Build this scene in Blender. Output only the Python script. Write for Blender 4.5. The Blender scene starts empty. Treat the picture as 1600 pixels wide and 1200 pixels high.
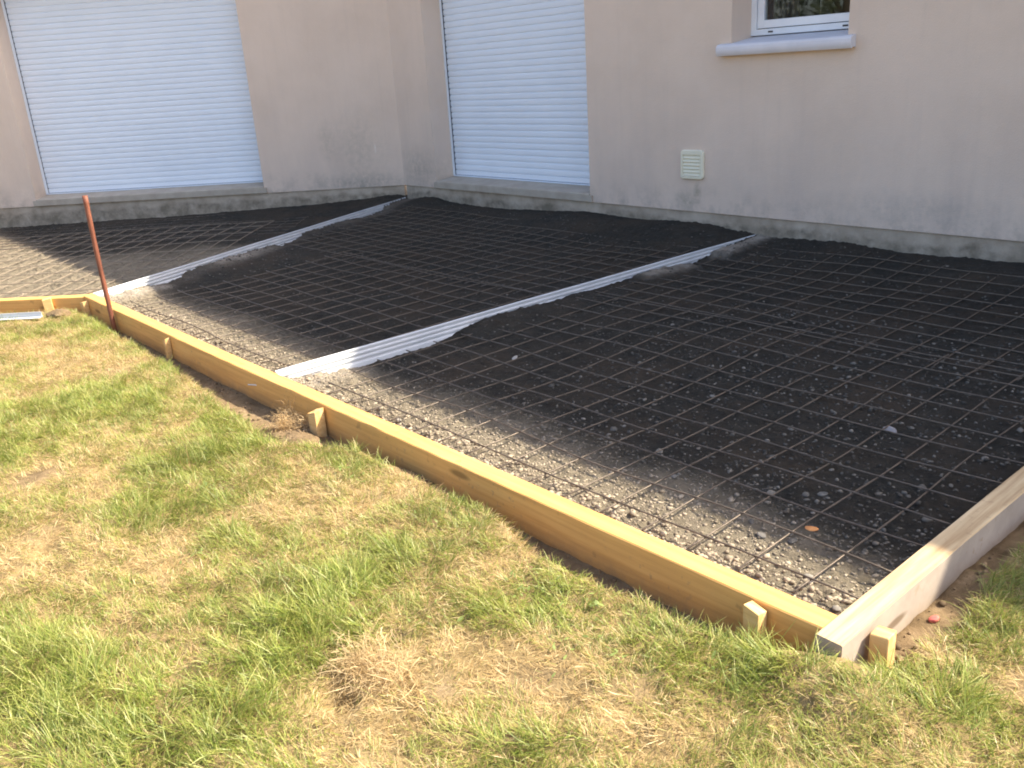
import bpy, bmesh, math, random
import numpy as np
from mathutils import Vector, Matrix
random.seed(7); RNG = np.random.default_rng(11)
sc = bpy.context.scene
COL = sc.collection

# ------------------------------------------------------------------ helpers
def tag(o, label=None, cat=None, group=None, kind=None):
    if label: o['label'] = label
    if cat: o['category'] = cat
    if group: o['group'] = group
    if kind: o['kind'] = kind
    return o

def empty(name, loc=(0, 0, 0), rz=0.0, parent=None):
    o = bpy.data.objects.new(name, None); COL.objects.link(o)
    o.location = loc; o.rotation_euler = (0, 0, rz); o.parent = parent
    o.empty_display_size = 0.1
    return o

def mesh_obj(name, verts, faces, mat, parent=None, smooth=False):
    me = bpy.data.meshes.new(name)
    me.from_pydata([tuple(v) for v in verts], [], [tuple(f) for f in faces])
    me.update()
    if smooth:
        me.polygons.foreach_set('use_smooth', [True] * len(me.polygons))
    if mat: me.materials.append(mat)
    o = bpy.data.objects.new(name, me); COL.objects.link(o); o.parent = parent
    return o

def np_mesh(name, V, F, mat, parent=None, smooth=False, cols=None, attrs=None, sizes=None):
    """V (n,3); F flat index array with uniform size 'sizes' int, or array of sizes"""
    me = bpy.data.meshes.new(name)
    V = np.asarray(V, np.float32)
    me.vertices.add(len(V)); me.vertices.foreach_set('co', V.ravel())
    F = np.asarray(F, np.int32).ravel()
    if isinstance(sizes, int): sizes = np.full(len(F) // sizes, sizes, np.int32)
    starts = np.concatenate([[0], np.cumsum(sizes)[:-1]]).astype(np.int32)
    me.loops.add(len(F)); me.loops.foreach_set('vertex_index', F)
    me.polygons.add(len(sizes)); me.polygons.foreach_set('loop_start', starts)
    me.polygons.foreach_set('loop_total', np.asarray(sizes, np.int32))
    if smooth: me.polygons.foreach_set('use_smooth', np.ones(len(sizes), bool))
    if cols is not None:
        a = me.color_attributes.new('col', 'FLOAT_COLOR', 'POINT')
        c4 = np.ones((len(V), 4), np.float32); c4[:, :3] = cols
        a.data.foreach_set('color', c4.ravel())
    for k, v in (attrs or {}).items():
        a = me.attributes.new(k, 'FLOAT', 'POINT'); a.data.foreach_set('value', np.asarray(v, np.float32))
    me.update(calc_edges=True); me.validate()
    me.materials.append(mat)
    o = bpy.data.objects.new(name, me); COL.objects.link(o); o.parent = parent
    return o

class MB:
    def __init__(s): s.v = []; s.f = []
    def box(s, x0, x1, y0, y1, z0, z1):
        b = len(s.v)
        s.v += [(x0,y0,z0),(x1,y0,z0),(x1,y1,z0),(x0,y1,z0),(x0,y0,z1),(x1,y0,z1),(x1,y1,z1),(x0,y1,z1)]
        s.f += [tuple(b+i for i in q) for q in ((0,3,2,1),(4,5,6,7),(0,1,5,4),(1,2,6,5),(2,3,7,6),(3,0,4,7))]
        return s
    def prism_x(s, prof, x0, x1):
        """closed profile in (y,z), extruded along x"""
        b = len(s.v); n = len(prof)
        s.v += [(x0, y, z) for y, z in prof] + [(x1, y, z) for y, z in prof]
        s.f += [tuple(b+i for i in range(n)), tuple(b+n+i for i in reversed(range(n)))]
        for i in range(n):
            j = (i+1) % n; s.f.append((b+i, b+n+i, b+n+j, b+j))
        return s
    def tube(s, p, q, r, n=6, r2=None):
        p = Vector(p); q = Vector(q); d = (q-p).normalized()
        a = d.orthogonal().normalized(); c = d.cross(a); b = len(s.v); r2 = r if r2 is None else r2
        for P, R in ((p, r), (q, r2)):
            for i in range(n):
                t = 2*math.pi*i/n; w = P + a*math.cos(t)*R + c*math.sin(t)*R; s.v.append(tuple(w))
        for i in range(n):
            j = (i+1) % n; s.f.append((b+i, b+j, b+n+j, b+n+i))
        s.f += [tuple(b+i for i in reversed(range(n))), tuple(b+n+i for i in range(n))]
        return s
    def build(s, name, mat, parent=None, bevel=0.0, smooth=False):
        o = mesh_obj(name, s.v, s.f, mat, parent)
        bm = bmesh.new(); bm.from_mesh(o.data); bmesh.ops.recalc_face_normals(bm, faces=bm.faces)
        if bevel: bmesh.ops.bevel(bm, geom=list(bm.edges), offset=bevel, segments=2, profile=0.6, affect='EDGES', clamp_overlap=True)
        bm.to_mesh(o.data); bm.free()
        if smooth:
            o.data.polygons.foreach_set('use_smooth', [True]*len(o.data.polygons))
        return o

# value noise (vectorised)
def _hash(ix, iy, seed):
    h = (ix.astype(np.int64)*374761393 + iy.astype(np.int64)*668265263 + seed*1442695041) & 0x7fffffff
    h = ((h ^ (h >> 13)) * 1274126177) & 0x7fffffff
    return ((h ^ (h >> 16)) & 0xffff) / 65535.0
def vnoise(x, y, scale, seed=0):
    x = np.asarray(x)/scale; y = np.asarray(y)/scale
    ix = np.floor(x); iy = np.floor(y); fx = x-ix; fy = y-iy
    fx = fx*fx*(3-2*fx); fy = fy*fy*(3-2*fy)
    a = _hash(ix, iy, seed); b = _hash(ix+1, iy, seed); c = _hash(ix, iy+1, seed); d = _hash(ix+1, iy+1, seed)
    return (a*(1-fx)+b*fx)*(1-fy) + (c*(1-fx)+d*fx)*fy
def fbm(x, y, scale, octs=4, seed=0, gain=0.5):
    s = 0; a = 1; t = 0
    x2 = x*0.83+y*0.56; y2 = -x*0.56+y*0.83
    for o in range(octs):
        s = s + a*vnoise(x2 if o % 2 else x, y2 if o % 2 else y, scale/(2.03**o), seed+o*17); t += a; a *= gain
    return s/t
def sstep(a, b, v):
    t = np.clip((v-a)/(b-a), 0, 1); return t*t*(3-2*t)

# ------------------------------------------------------------------ materials
def new_mat(name):
    m = bpy.data.materials.new(name); m.use_nodes = True
    nt = m.node_tree; bs = nt.nodes['Principled BSDF']
    return m, nt, bs
def N(nt, typ, **kw):
    n = nt.nodes.new(typ)
    for k, v in kw.items():
        if k in n.inputs.keys(): n.inputs[k].default_value = v
        else: setattr(n, k, v)
    return n
def L(nt, a, b): nt.links.new(a, b)
def rgba(c): return (c[0], c[1], c[2], 1)
def coords(nt, scale=(1,1,1)):
    t = N(nt, 'ShaderNodeTexCoord'); mp = N(nt, 'ShaderNodeMapping'); mp.inputs['Scale'].default_value = scale
    L(nt, t.outputs['Object'], mp.inputs['Vector']); return mp.outputs['Vector']
def noise(nt, vec, scale, detail=4, rough=0.55):
    n = N(nt, 'ShaderNodeTexNoise'); n.inputs['Scale'].default_value = scale
    n.inputs['Detail'].default_value = detail; n.inputs['Roughness'].default_value = rough
    L(nt, vec, n.inputs['Vector']); return n.outputs['Fac']
def ramp(nt, fac, stops):
    r = N(nt, 'ShaderNodeValToRGB'); e = r.color_ramp.elements
    while len(e) < len(stops): e.new(0.5)
    for i, (p, c) in enumerate(stops):
        e[i].position = p; e[i].color = rgba(c) if hasattr(c, '__len__') else (c, c, c, 1)
    L(nt, fac, r.inputs['Fac']); return r.outputs['Color']
def mix(nt, fac, a, b, mode='MIX'):
    m = N(nt, 'ShaderNodeMix', data_type='RGBA', blend_type=mode)
    for s, v in ((m.inputs[0], fac), (m.inputs[6], a), (m.inputs[7], b)):
        if hasattr(v, 'is_linked') or hasattr(v, 'links'): L(nt, v, s)
        elif hasattr(v, '__len__'): s.default_value = rgba(v)
        else: s.default_value = v
    return m.outputs[2]
def bump(nt, bs, h, strength, dist=0.01, prev=None):
    b = N(nt, 'ShaderNodeBump'); b.inputs['Strength'].default_value = strength; b.inputs['Distance'].default_value = dist
    L(nt, h, b.inputs['Height'])
    if prev: L(nt, prev, b.inputs['Normal'])
    L(nt, b.outputs['Normal'], bs.inputs['Normal']); return b.outputs['Normal']

def simple(name, c1, c2, scale=8, rough=0.6, bumpv=0.0, bscale=60, stretch=(1,1,1), metallic=0.0, spec=0.4):
    m, nt, bs = new_mat(name); v = coords(nt, stretch)
    f = noise(nt, v, scale, 5, 0.6)
    L(nt, ramp(nt, f, [(0.3, c1), (0.7, c2)]), bs.inputs['Base Color'])
    bs.inputs['Roughness'].default_value = rough; bs.inputs['Metallic'].default_value = metallic
    bs.inputs['Specular IOR Level'].default_value = spec
    if bumpv: bump(nt, bs, noise(nt, v, bscale, 3, 0.6), bumpv, 0.004)
    return m

def mat_render(name, MARKS):
    m, nt, bs = new_mat(name)
    t = N(nt, 'ShaderNodeTexCoord'); v = t.outputs['Object']
    big = noise(nt, v, 1.3, 6, 0.6)
    base = ramp(nt, big, [(0.30, (0.67, 0.54, 0.435)), (0.55, (0.725, 0.59, 0.48)), (0.75, (0.75, 0.61, 0.50))])
    # weathering: grey run-off and splash, shape given by noise, stronger towards the foot of the wall
    sep = N(nt, 'ShaderNodeSeparateXYZ'); L(nt, v, sep.inputs[0])
    mr = N(nt, 'ShaderNodeMapRange'); mr.inputs['From Min'].default_value = 1.5; mr.inputs['From Max'].default_value = 0.1
    mr.inputs['To Min'].default_value = 0.0; mr.inputs['To Max'].default_value = 0.9; L(nt, sep.outputs['Z'], mr.inputs['Value'])
    mp = N(nt, 'ShaderNodeMapping'); mp.inputs['Scale'].default_value = (3.0, 3.0, 0.8); L(nt, v, mp.inputs['Vector'])
    st = ramp(nt, noise(nt, mp.outputs['Vector'], 1.1, 6, 0.65), [(0.35, 0.15), (0.7, 0.9)])
    ml = N(nt, 'ShaderNodeMath', operation='MULTIPLY'); L(nt, mr.outputs[0], ml.inputs[0]); L(nt, st, ml.inputs[1])
    c = mix(nt, ml.outputs[0], base, (0.58, 0.475, 0.405))
    # fine vertical streaks
    mp2 = N(nt, 'ShaderNodeMapping'); mp2.inputs['Scale'].default_value = (9, 9, 0.35); L(nt, v, mp2.inputs['Vector'])
    sk = ramp(nt, noise(nt, mp2.outputs['Vector'], 1.6, 4, 0.6), [(0.54, 0.0), (0.80, 0.13)])
    c = mix(nt, sk, c, (0.46, 0.39, 0.34))
    # splash dirt just above the drip line
    mr2 = N(nt, 'ShaderNodeMapRange'); mr2.inputs['From Min'].default_value = 0.42; mr2.inputs['From Max'].default_value = 0.14
    L(nt, sep.outputs['Z'], mr2.inputs['Value'])
    sp = ramp(nt, noise(nt, v, 5.0, 6, 0.7), [(0.46, 0.0), (0.7, 0.6)])
    ml2 = N(nt, 'ShaderNodeMath', operation='MULTIPLY'); L(nt, mr2.outputs[0], ml2.inputs[0]); L(nt, sp, ml2.inputs[1])
    c = mix(nt, ml2.outputs[0], c, (0.26, 0.235, 0.20))
    for (mx_, mz_, rx_, rz_, am, colr) in MARKS:
        mp3 = N(nt, 'ShaderNodeMapping'); mp3.vector_type = 'POINT'; mp3.inputs['Location'].default_value = (-mx_/rx_, 0, -mz_/rz_); mp3.inputs['Scale'].default_value = (1/rx_, 0.0, 1/rz_); L(nt, v, mp3.inputs['Vector'])
        ln = N(nt, 'ShaderNodeVectorMath', operation='LENGTH'); L(nt, mp3.outputs['Vector'], ln.inputs[0])
        q = ramp(nt, ln.outputs['Value'], [(0.2, 1.0), (1.0, 0.0)])
        q2 = N(nt, 'ShaderNodeMath', operation='MULTIPLY'); L(nt, q, q2.inputs[0]); L(nt, ramp(nt, noise(nt, v, 16, 5, 0.7), [(0.35, 0.1*am), (0.6, am)]), q2.inputs[1])
        c = mix(nt, q2.outputs[0], c, colr)
    L(nt, c, bs.inputs['Base Color']); bs.inputs['Roughness'].default_value = 0.92; bs.inputs['Specular IOR Level'].default_value = 0.2
    n1 = bump(nt, bs, noise(nt, v, 90, 4, 0.7), 0.55, 0.006)
    bump(nt, bs, noise(nt, v, 6, 4, 0.6), 0.25, 0.02, n1)
    return m

def mat_base():
    m, nt, bs = new_mat('base_concrete')
    t = N(nt, 'ShaderNodeTexCoord'); v = t.outputs['Object']
    f = noise(nt, v, 4, 7, 0.65)
    c = ramp(nt, f, [(0.3, (0.29, 0.24, 0.18)), (0.5, (0.42, 0.35, 0.275)), (0.72, (0.52, 0.445, 0.36))])
    sep = N(nt, 'ShaderNodeSeparateXYZ'); L(nt, v, sep.inputs[0])
    wob = N(nt, 'ShaderNodeMath', operation='MULTIPLY_ADD'); L(nt, noise(nt, v, 3.2, 5, 0.6), wob.inputs[0]); wob.inputs[1].default_value = -0.20; L(nt, sep.outputs['Z'], wob.inputs[2])
    mr = N(nt, 'ShaderNodeMapRange'); mr.inputs['From Min'].default_value = -0.015; mr.inputs['From Max'].default_value = -0.055
    L(nt, wob.outputs[0], mr.inputs['Value'])
    wet = ramp(nt, noise(nt, v, 7, 5, 0.7), [(0.38, 0.15), (0.62, 0.8)])
    ml = N(nt, 'ShaderNodeMath', operation='MULTIPLY'); L(nt, mr.outputs[0], ml.inputs[0]); L(nt, wet, ml.inputs[1])
    c = mix(nt, ml.outputs[0], c, (0.16, 0.135, 0.10))
    L(nt, c, bs.inputs['Base Color']); bs.inputs['Roughness'].default_value = 0.93; bs.inputs['Specular IOR Level'].default_value = 0.2
    bump(nt, bs, noise(nt, v, 35, 6, 0.7), 0.5, 0.012)
    return m

def mat_soil():
    m, nt, bs = new_mat('damp_shaded_soil')
    t = N(nt, 'ShaderNodeTexCoord'); v = t.outputs['Object']
    a1 = N(nt, 'ShaderNodeAttribute', attribute_name='dry_sunlit'); a2 = N(nt, 'ShaderNodeAttribute', attribute_name='mortar')
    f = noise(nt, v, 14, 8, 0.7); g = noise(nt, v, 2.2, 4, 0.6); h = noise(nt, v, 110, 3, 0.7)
    damp_shaded = ramp(nt, f, [(0.3, (0.031, 0.028, 0.023)), (0.55, (0.050, 0.046, 0.038)), (0.75, (0.076, 0.069, 0.058))])  # dark damp tone, also deepens the house shade in colour
    damp_shaded = mix(nt, ramp(nt, g, [(0.42, 0.0), (0.68, 0.7)]), damp_shaded, (0.082, 0.062, 0.044))
    dry_sunlit = ramp(nt, f, [(0.3, (0.18, 0.15, 0.107)), (0.55, (0.285, 0.24, 0.175)), (0.75, (0.40, 0.34, 0.255))])  # pale dry tone, also brightens the sunlit front in colour
    c = mix(nt, a1.outputs['Fac'], damp_shaded, dry_sunlit)
    mo = ramp(nt, f, [(0.3, (0.38, 0.32, 0.25)), (0.7, (0.56, 0.49, 0.41))])
    c = mix(nt, a2.outputs['Fac'], c, mo)
    c = mix(nt, ramp(nt, h, [(0.64, 0.0), (0.74, 0.30)]), c, (0.24, 0.215, 0.18))
    L(nt, c, bs.inputs['Base Color']); bs.inputs['Roughness'].default_value = 0.93; bs.inputs['Specular IOR Level'].default_value = 0.2
    n1 = bump(nt, bs, noise(nt, v, 45, 8, 0.8), 1.0, 0.028)
    bump(nt, bs, noise(nt, v, 150, 4, 0.8), 0.9, 0.010, n1)
    return m

def mat_earth():
    m, nt, bs = new_mat('lawn_earth')
    t = N(nt, 'ShaderNodeTexCoord'); v = t.outputs['Object']
    a1 = N(nt, 'ShaderNodeAttribute', attribute_name='bare')
    f = noise(nt, v, 9, 8, 0.7)
    thatch = ramp(nt, f, [(0.3, (0.17, 0.125, 0.06)), (0.55, (0.30, 0.22, 0.11)), (0.75, (0.44, 0.32, 0.17))])
    soil = ramp(nt, f, [(0.3, (0.12, 0.082, 0.045)), (0.55, (0.235, 0.165, 0.095)), (0.75, (0.38, 0.28, 0.175))])
    L(nt, mix(nt, a1.outputs['Fac'], thatch, soil), bs.inputs['Base Color'])
    bs.inputs['Roughness'].default_value = 0.95; bs.inputs['Specular IOR Level'].default_value = 0.1
    n1 = bump(nt, bs, noise(nt, v, 40, 7, 0.75), 0.8, 0.014)
    bump(nt, bs, noise(nt, v, 150, 3, 0.7), 0.6, 0.006, n1)
    return m

def mat_wood(name, c_dark, c_mid, c_light, side=None, stain=(0.16, 0.10, 0.05), stain_amt=0.5):
    """local X = length of the board"""
    m, nt, bs = new_mat(name)
    t = N(nt, 'ShaderNodeTexCoord'); v = t.outputs['Object']
    mp = N(nt, 'ShaderNodeMapping'); mp.inputs['Scale'].default_value = (1.1, 26, 26); L(nt, v, mp.inputs['Vector'])
    g = noise(nt, mp.outputs['Vector'], 1.6, 6, 0.62)
    c = ramp(nt, g, [(0.32, c_dark), (0.5, c_mid), (0.68, c_light)])
    b = noise(nt, v, 2.3, 4, 0.6)
    c = mix(nt, ramp(nt, b, [(0.4, 0.0), (0.75, 0.35)]), c, c_dark)
    if side:
        geo = N(nt, 'ShaderNodeNewGeometry'); s = N(nt, 'ShaderNodeSeparateXYZ'); L(nt, geo.outputs['True Normal'], s.inputs[0])
        ab = N(nt, 'ShaderNodeMath', operation='ABSOLUTE'); L(nt, s.outputs['Z'], ab.inputs[0])
        gt = N(nt, 'ShaderNodeMath', operation='LESS_THAN'); L(nt, ab.outputs[0], gt.inputs[0]); gt.inputs[1].default_value = 0.5
        sc_ = ramp(nt, noise(nt, v, 6, 6, 0.7), [(0.3, tuple(x*0.8 for x in side)), (0.6, side), (0.8, tuple(min(1, x*1.1) for x in side))])
        c = mix(nt, gt.outputs[0], c, sc_)
    mk = N(nt, 'ShaderNodeMapping'); mk.inputs['Scale'].default_value = (1.6, 7, 7); L(nt, v, mk.inputs['Vector'])
    vo = N(nt, 'ShaderNodeTexVoronoi'); vo.inputs['Scale'].default_value = 1.0; L(nt, mk.outputs['Vector'], vo.inputs['Vector'])
    c = mix(nt, ramp(nt, vo.outputs['Distance'], [(0.07, 0.75), (0.13, 0.0)]), c, tuple(q*.38 for q in c_dark))
    # splashes of dried soil
    mud = N(nt, 'ShaderNodeMath', operation='MULTIPLY'); L(nt, ramp(nt, noise(nt, v, 34, 3, 0.6), [(0.60, 0.0), (0.68, 0.7)]), mud.inputs[0]); L(nt, ramp(nt, noise(nt, v, 1.7, 2, 0.5), [(0.45, 0.0), (0.7, 1.0)]), mud.inputs[1])
    c = mix(nt, mud.outputs[0], c, (0.30, 0.20, 0.12))
    sp = noise(nt, v, 13, 3, 0.5)
    c = mix(nt, ramp(nt, sp, [(0.66, 0.0), (0.72, stain_amt)]), c, stain)
    # soil rubbed on the foot of the board
    sep = N(nt, 'ShaderNodeSeparateXYZ'); L(nt, v, sep.inputs[0])
    mr = N(nt, 'ShaderNodeMapRange'); mr.inputs['From Min'].default_value = -0.09; mr.inputs['From Max'].default_value = -0.17
    L(nt, sep.outputs['Z'], mr.inputs['Value'])
    ml = N(nt, 'ShaderNodeMath', operation='MULTIPLY'); L(nt, mr.outputs[0], ml.inputs[0]); L(nt, ramp(nt, noise(nt, v, 8, 5, 0.7), [(0.3, 0.2), (0.65, 0.9)]), ml.inputs[1])
    c = mix(nt, ml.outputs[0], c, (0.27, 0.19, 0.115))
    L(nt, c, bs.inputs['Base Color']); bs.inputs['Roughness'].default_value = 0.72; bs.inputs['Specular IOR Level'].default_value = 0.25
    bump(nt, bs, g, 0.25, 0.004)
    return m

def mat_attr(name, rough=0.9, transl=0.0, gloss=0.0, bscale=0):
    m, nt, bs = new_mat(name)
    a = N(nt, 'ShaderNodeAttribute', attribute_name='col')
    if transl:
        d = N(nt, 'ShaderNodeBsdfDiffuse'); tr = N(nt, 'ShaderNodeBsdfTranslucent'); mx = N(nt, 'ShaderNodeMixShader')
        gl = N(nt, 'ShaderNodeBsdfGlossy'); gl.inputs['Roughness'].default_value = 0.45; gl.inputs['Color'].default_value = (0.9, 0.9, 0.8, 1)
        mx2 = N(nt, 'ShaderNodeMixShader'); mx2.inputs[0].default_value = gloss
        mx.inputs[0].default_value = transl
        L(nt, a.outputs['Color'], d.inputs['Color']); L(nt, a.outputs['Color'], tr.inputs['Color'])
        L(nt, d.outputs[0], mx.inputs[1]); L(nt, tr.outputs[0], mx.inputs[2])
        L(nt, mx.outputs[0], mx2.inputs[1]); L(nt, gl.outputs[0], mx2.inputs[2])
        out = [n for n in nt.nodes if n.type == 'OUTPUT_MATERIAL'][0]
        L(nt, mx2.outputs[0], out.inputs['Surface']); nt.nodes.remove(bs)
    else:
        c = a.outputs['Color']
        if bscale:
            v = coords(nt); f = noise(nt, v, bscale, 4, 0.6)
            c = mix(nt, 0.6, c, ramp(nt, f, [(0.3, 0.45), (0.7, 1.0)]), 'MULTIPLY')
            bump(nt, bs, f, 0.3, 0.003)
        L(nt, c, bs.inputs['Base Color'])
        bs.inputs['Roughness'].default_value = rough; bs.inputs['Specular IOR Level'].default_value = 0.25
    return m

M = {}
M['render'] = mat_render('render_wall', [(4.62, .32, .05, .12, .6, (.22, .20, .14)), (4.50, .25, .18, .13, .5, (.28, .26, .20)), (.35, .35, .5, .35, .5, (.33, .29, .235)), (6.6, .3, .9, .18, .35, (.36, .33, .30)), (8.1, .25, .5, .15, .4, (.33, .30, .27))])
M['render_left'] = mat_render('render_wall_left', [(-.55, .62, .5, .6, .34, (.38, .34, .27)), (-.95, .75, .13, .30, .3, (.32, .29, .23)), (-.33, .62, .014, .075, 1.0, (.80, .74, .66)), (-.6, .2, .8, .16, .6, (.30, .28, .24)), (-5.6, .3, .5, .2, .4, (.34, .30, .26))])
M['base'] = mat_base(); M['soil'] = mat_soil(); M['earth'] = mat_earth()
M['pine'] = mat_wood('yellow_pine', (0.57, 0.30, 0.095), (0.69, 0.375, 0.118), (0.75, 0.43, 0.145), stain_amt=0.35)
M['pale_pine'] = mat_wood('pale_pine', (0.32, 0.205, 0.105), (0.49, 0.36, 0.21), (0.61, 0.48, 0.30), side=(0.40, 0.335, 0.28), stain=(0.3, 0.24, 0.17), stain_amt=0.55)
M['stake'] = mat_wood('stake_wood', (0.55, 0.33, 0.12), (0.70, 0.45, 0.19), (0.78, 0.55, 0.28))
M['concrete'] = simple('sill_concrete', (0.36, 0.31, 0.25), (0.46, 0.405, 0.335), 6, 0.9, 0.5, 60)
M['white_alu'] = simple('white_shutter', (0.73, 0.79, 0.865), (0.78, 0.835, 0.905), 2, 0.45, 0, spec=0.4)
M['white_pvc'] = simple('white_pvc', (0.72, 0.74, 0.77), (0.82, 0.84, 0.86), 3, 0.4, 0)
M['strip_pvc'] = simple('joint_pvc', (0.48, 0.50, 0.53), (0.62, 0.63, 0.65), 7, 0.5, 0.2, 40, (0.6, 1, 1))
M['sill_white'] = simple('window_sill_stone', (0.62, 0.60, 0.62), (0.70, 0.68, 0.70), 5, 0.7, 0.2, 70)
M['cream'] = simple('cream_plastic', (0.74, 0.70, 0.54), (0.80, 0.76, 0.60), 5, 0.5, 0)
M['dark'] = simple('dark_rubber', (0.03, 0.03, 0.035), (0.05, 0.05, 0.055), 5, 0.6, 0)
M['rebar'] = simple('rusty_steel', (0.085, 0.068, 0.054), (0.18, 0.143, 0.112), 30, 0.42, 0.5, 220, metallic=0.4)
M['rebar_dusty'] = simple('dusty_steel', (0.19, 0.15, 0.11), (0.34, 0.275, 0.21), 30, 0.6, 0.5, 220, metallic=0.1)
M['rod'] = simple('rusted_rod', (0.10, 0.035, 0.022), (0.30, 0.11, 0.065), 14, 0.6, 0.5, 70, (1, 1, 0.35), metallic=0.1)
M['roof'] = simple('roof_slate', (0.06, 0.06, 0.065), (0.11, 0.11, 0.12), 5, 0.8, 0.3, 20)
M['soffit'] = simple('soffit_white', (0.6, 0.6, 0.58), (0.68, 0.68, 0.66), 5, 0.6, 0)
M['interior'] = simple('room_plaster', (0.30, 0.29, 0.28), (0.36, 0.35, 0.33), 2, 0.9, 0)
M['curtain'] = simple('inner_curtain', (0.10, 0.075, 0.07), (0.16, 0.12, 0.11), 3, 0.9, 0)
M['grass'] = mat_attr('grass_blades', transl=0.42, gloss=0.035)
M['stone'] = mat_attr('gravel_stone', rough=0.85, bscale=60)
M['bark'] = simple('bark', (0.05, 0.04, 0.03), (0.11, 0.09, 0.07), 12, 0.9, 0.6, 30, (1, 1, 0.3))
M['leaf'] = mat_attr('tree_leaves', transl=0.35, gloss=0.04)
M['orange'] = simple('orange_brick', (0.55, 0.22, 0.07), (0.72, 0.33, 0.12), 40, 0.8, 0.3, 80)
M['red'] = simple('red_fired_clay', (0.50, 0.10, 0.09), (0.62, 0.17, 0.14), 40, 0.8, 0.3, 80)
def mat_glass():
    m, nt, bs = new_mat('window_glass')
    bs.inputs['Base Color'].default_value = (0.9, 0.95, 0.93, 1); bs.inputs['Roughness'].default_value = 0.01
    bs.inputs['Transmission Weight'].default_value = 1.0; bs.inputs['IOR'].default_value = 1.5
    return m
M['glass'] = mat_glass()

# ------------------------------------------------------------------ geometry constants (z = 0 is the top of the formwork)
WY = 6.556                                   # face of the right-hand wall
CX, CY = -9.644, WY                          # inner corner of the two walls
LA = math.radians(226.0)                     # the left wall runs this way from the corner
LD = np.array([math.cos(LA), math.sin(LA)]); LN = np.array([-LD[1], LD[0]])   # LN points to the patio
if LN @ np.array([1, -1]) < 0: LN = -LN
KNEE = (-7.42, 1.915)
PCX, PCY = KNEE

def hbed_wall_right(x):
    return np.interp(x, [-9.6,-9.2,-8.7,-7.6,-6.9,-6.5,-5.7,-5.1,-4.9,-4.6,-4.24,-3.65,-3.1,-2.6,-2.2,-1.0],
                        [.035,.03,-.015,-.02,.02,.045,.024,.05,.045,.01,-.005,.006,-.016,-.004,-.001,-.01])
def hbed_wall_left(s):                       # s = distance from the corner
    return np.interp(s, [0,1.1,2.0,2.9,4.2,5.5,9], [.035,-.03,-.055,-.078,-.095,-.11,-.12])
S2X = -4.385
def strip2_x(y): return S2X + 0*y
S1A = np.array([-7.45, 1.98]); S1B = np.array([-9.625, 6.525]); S1L = float(np.hypot(*(S1B-S1A))); S1D = (S1B-S1A)/S1L
S1N = np.array([S1D[1], -S1D[0]])            # towards +x
cov2 = ([2.0,2.2,2.38,2.5,2.9,3.08,3.22,3.32,3.42,3.6,3.85,4.1,4.3,4.55,4.8,4.95,5.1,5.3,5.55,5.62,5.88,5.93,6.1,6.55],
        [-.050,-.07,-.095,-.112,-.112,-.105,-.095,-.066,-.046,-.038,-.044,-.058,-.050,-.058,-.060,-.046,-.035,-.045,-.055,-.085,-.085,-.035,-.018,-.008])
cov1 = ([0,.5,.68,.75,.95,1.02,1.6,2.2,2.38,2.5,2.7,2.8,3.6,4.05,4.15,4.42,4.5,5.1],
        [-.045,-.06,-.09,-.10,-.09,-.052,-.046,-.06,-.1,-.1,-.075,-.046,-.046,-.08,-.09,-.08,-.035,-.02])
mor2 = ([2.0,2.45,2.6,4.9,5.1,5.5,5.6,5.84,5.95,6.5], [1,1,0,0,.7,.7,.05,.05,.75,.8])
mor1 = ([0,.6,.75,1.2,1.5,2.1,2.3,3.0,4.9], [1,1,.1,.2,.75,.6,.15,.1,.3])

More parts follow.
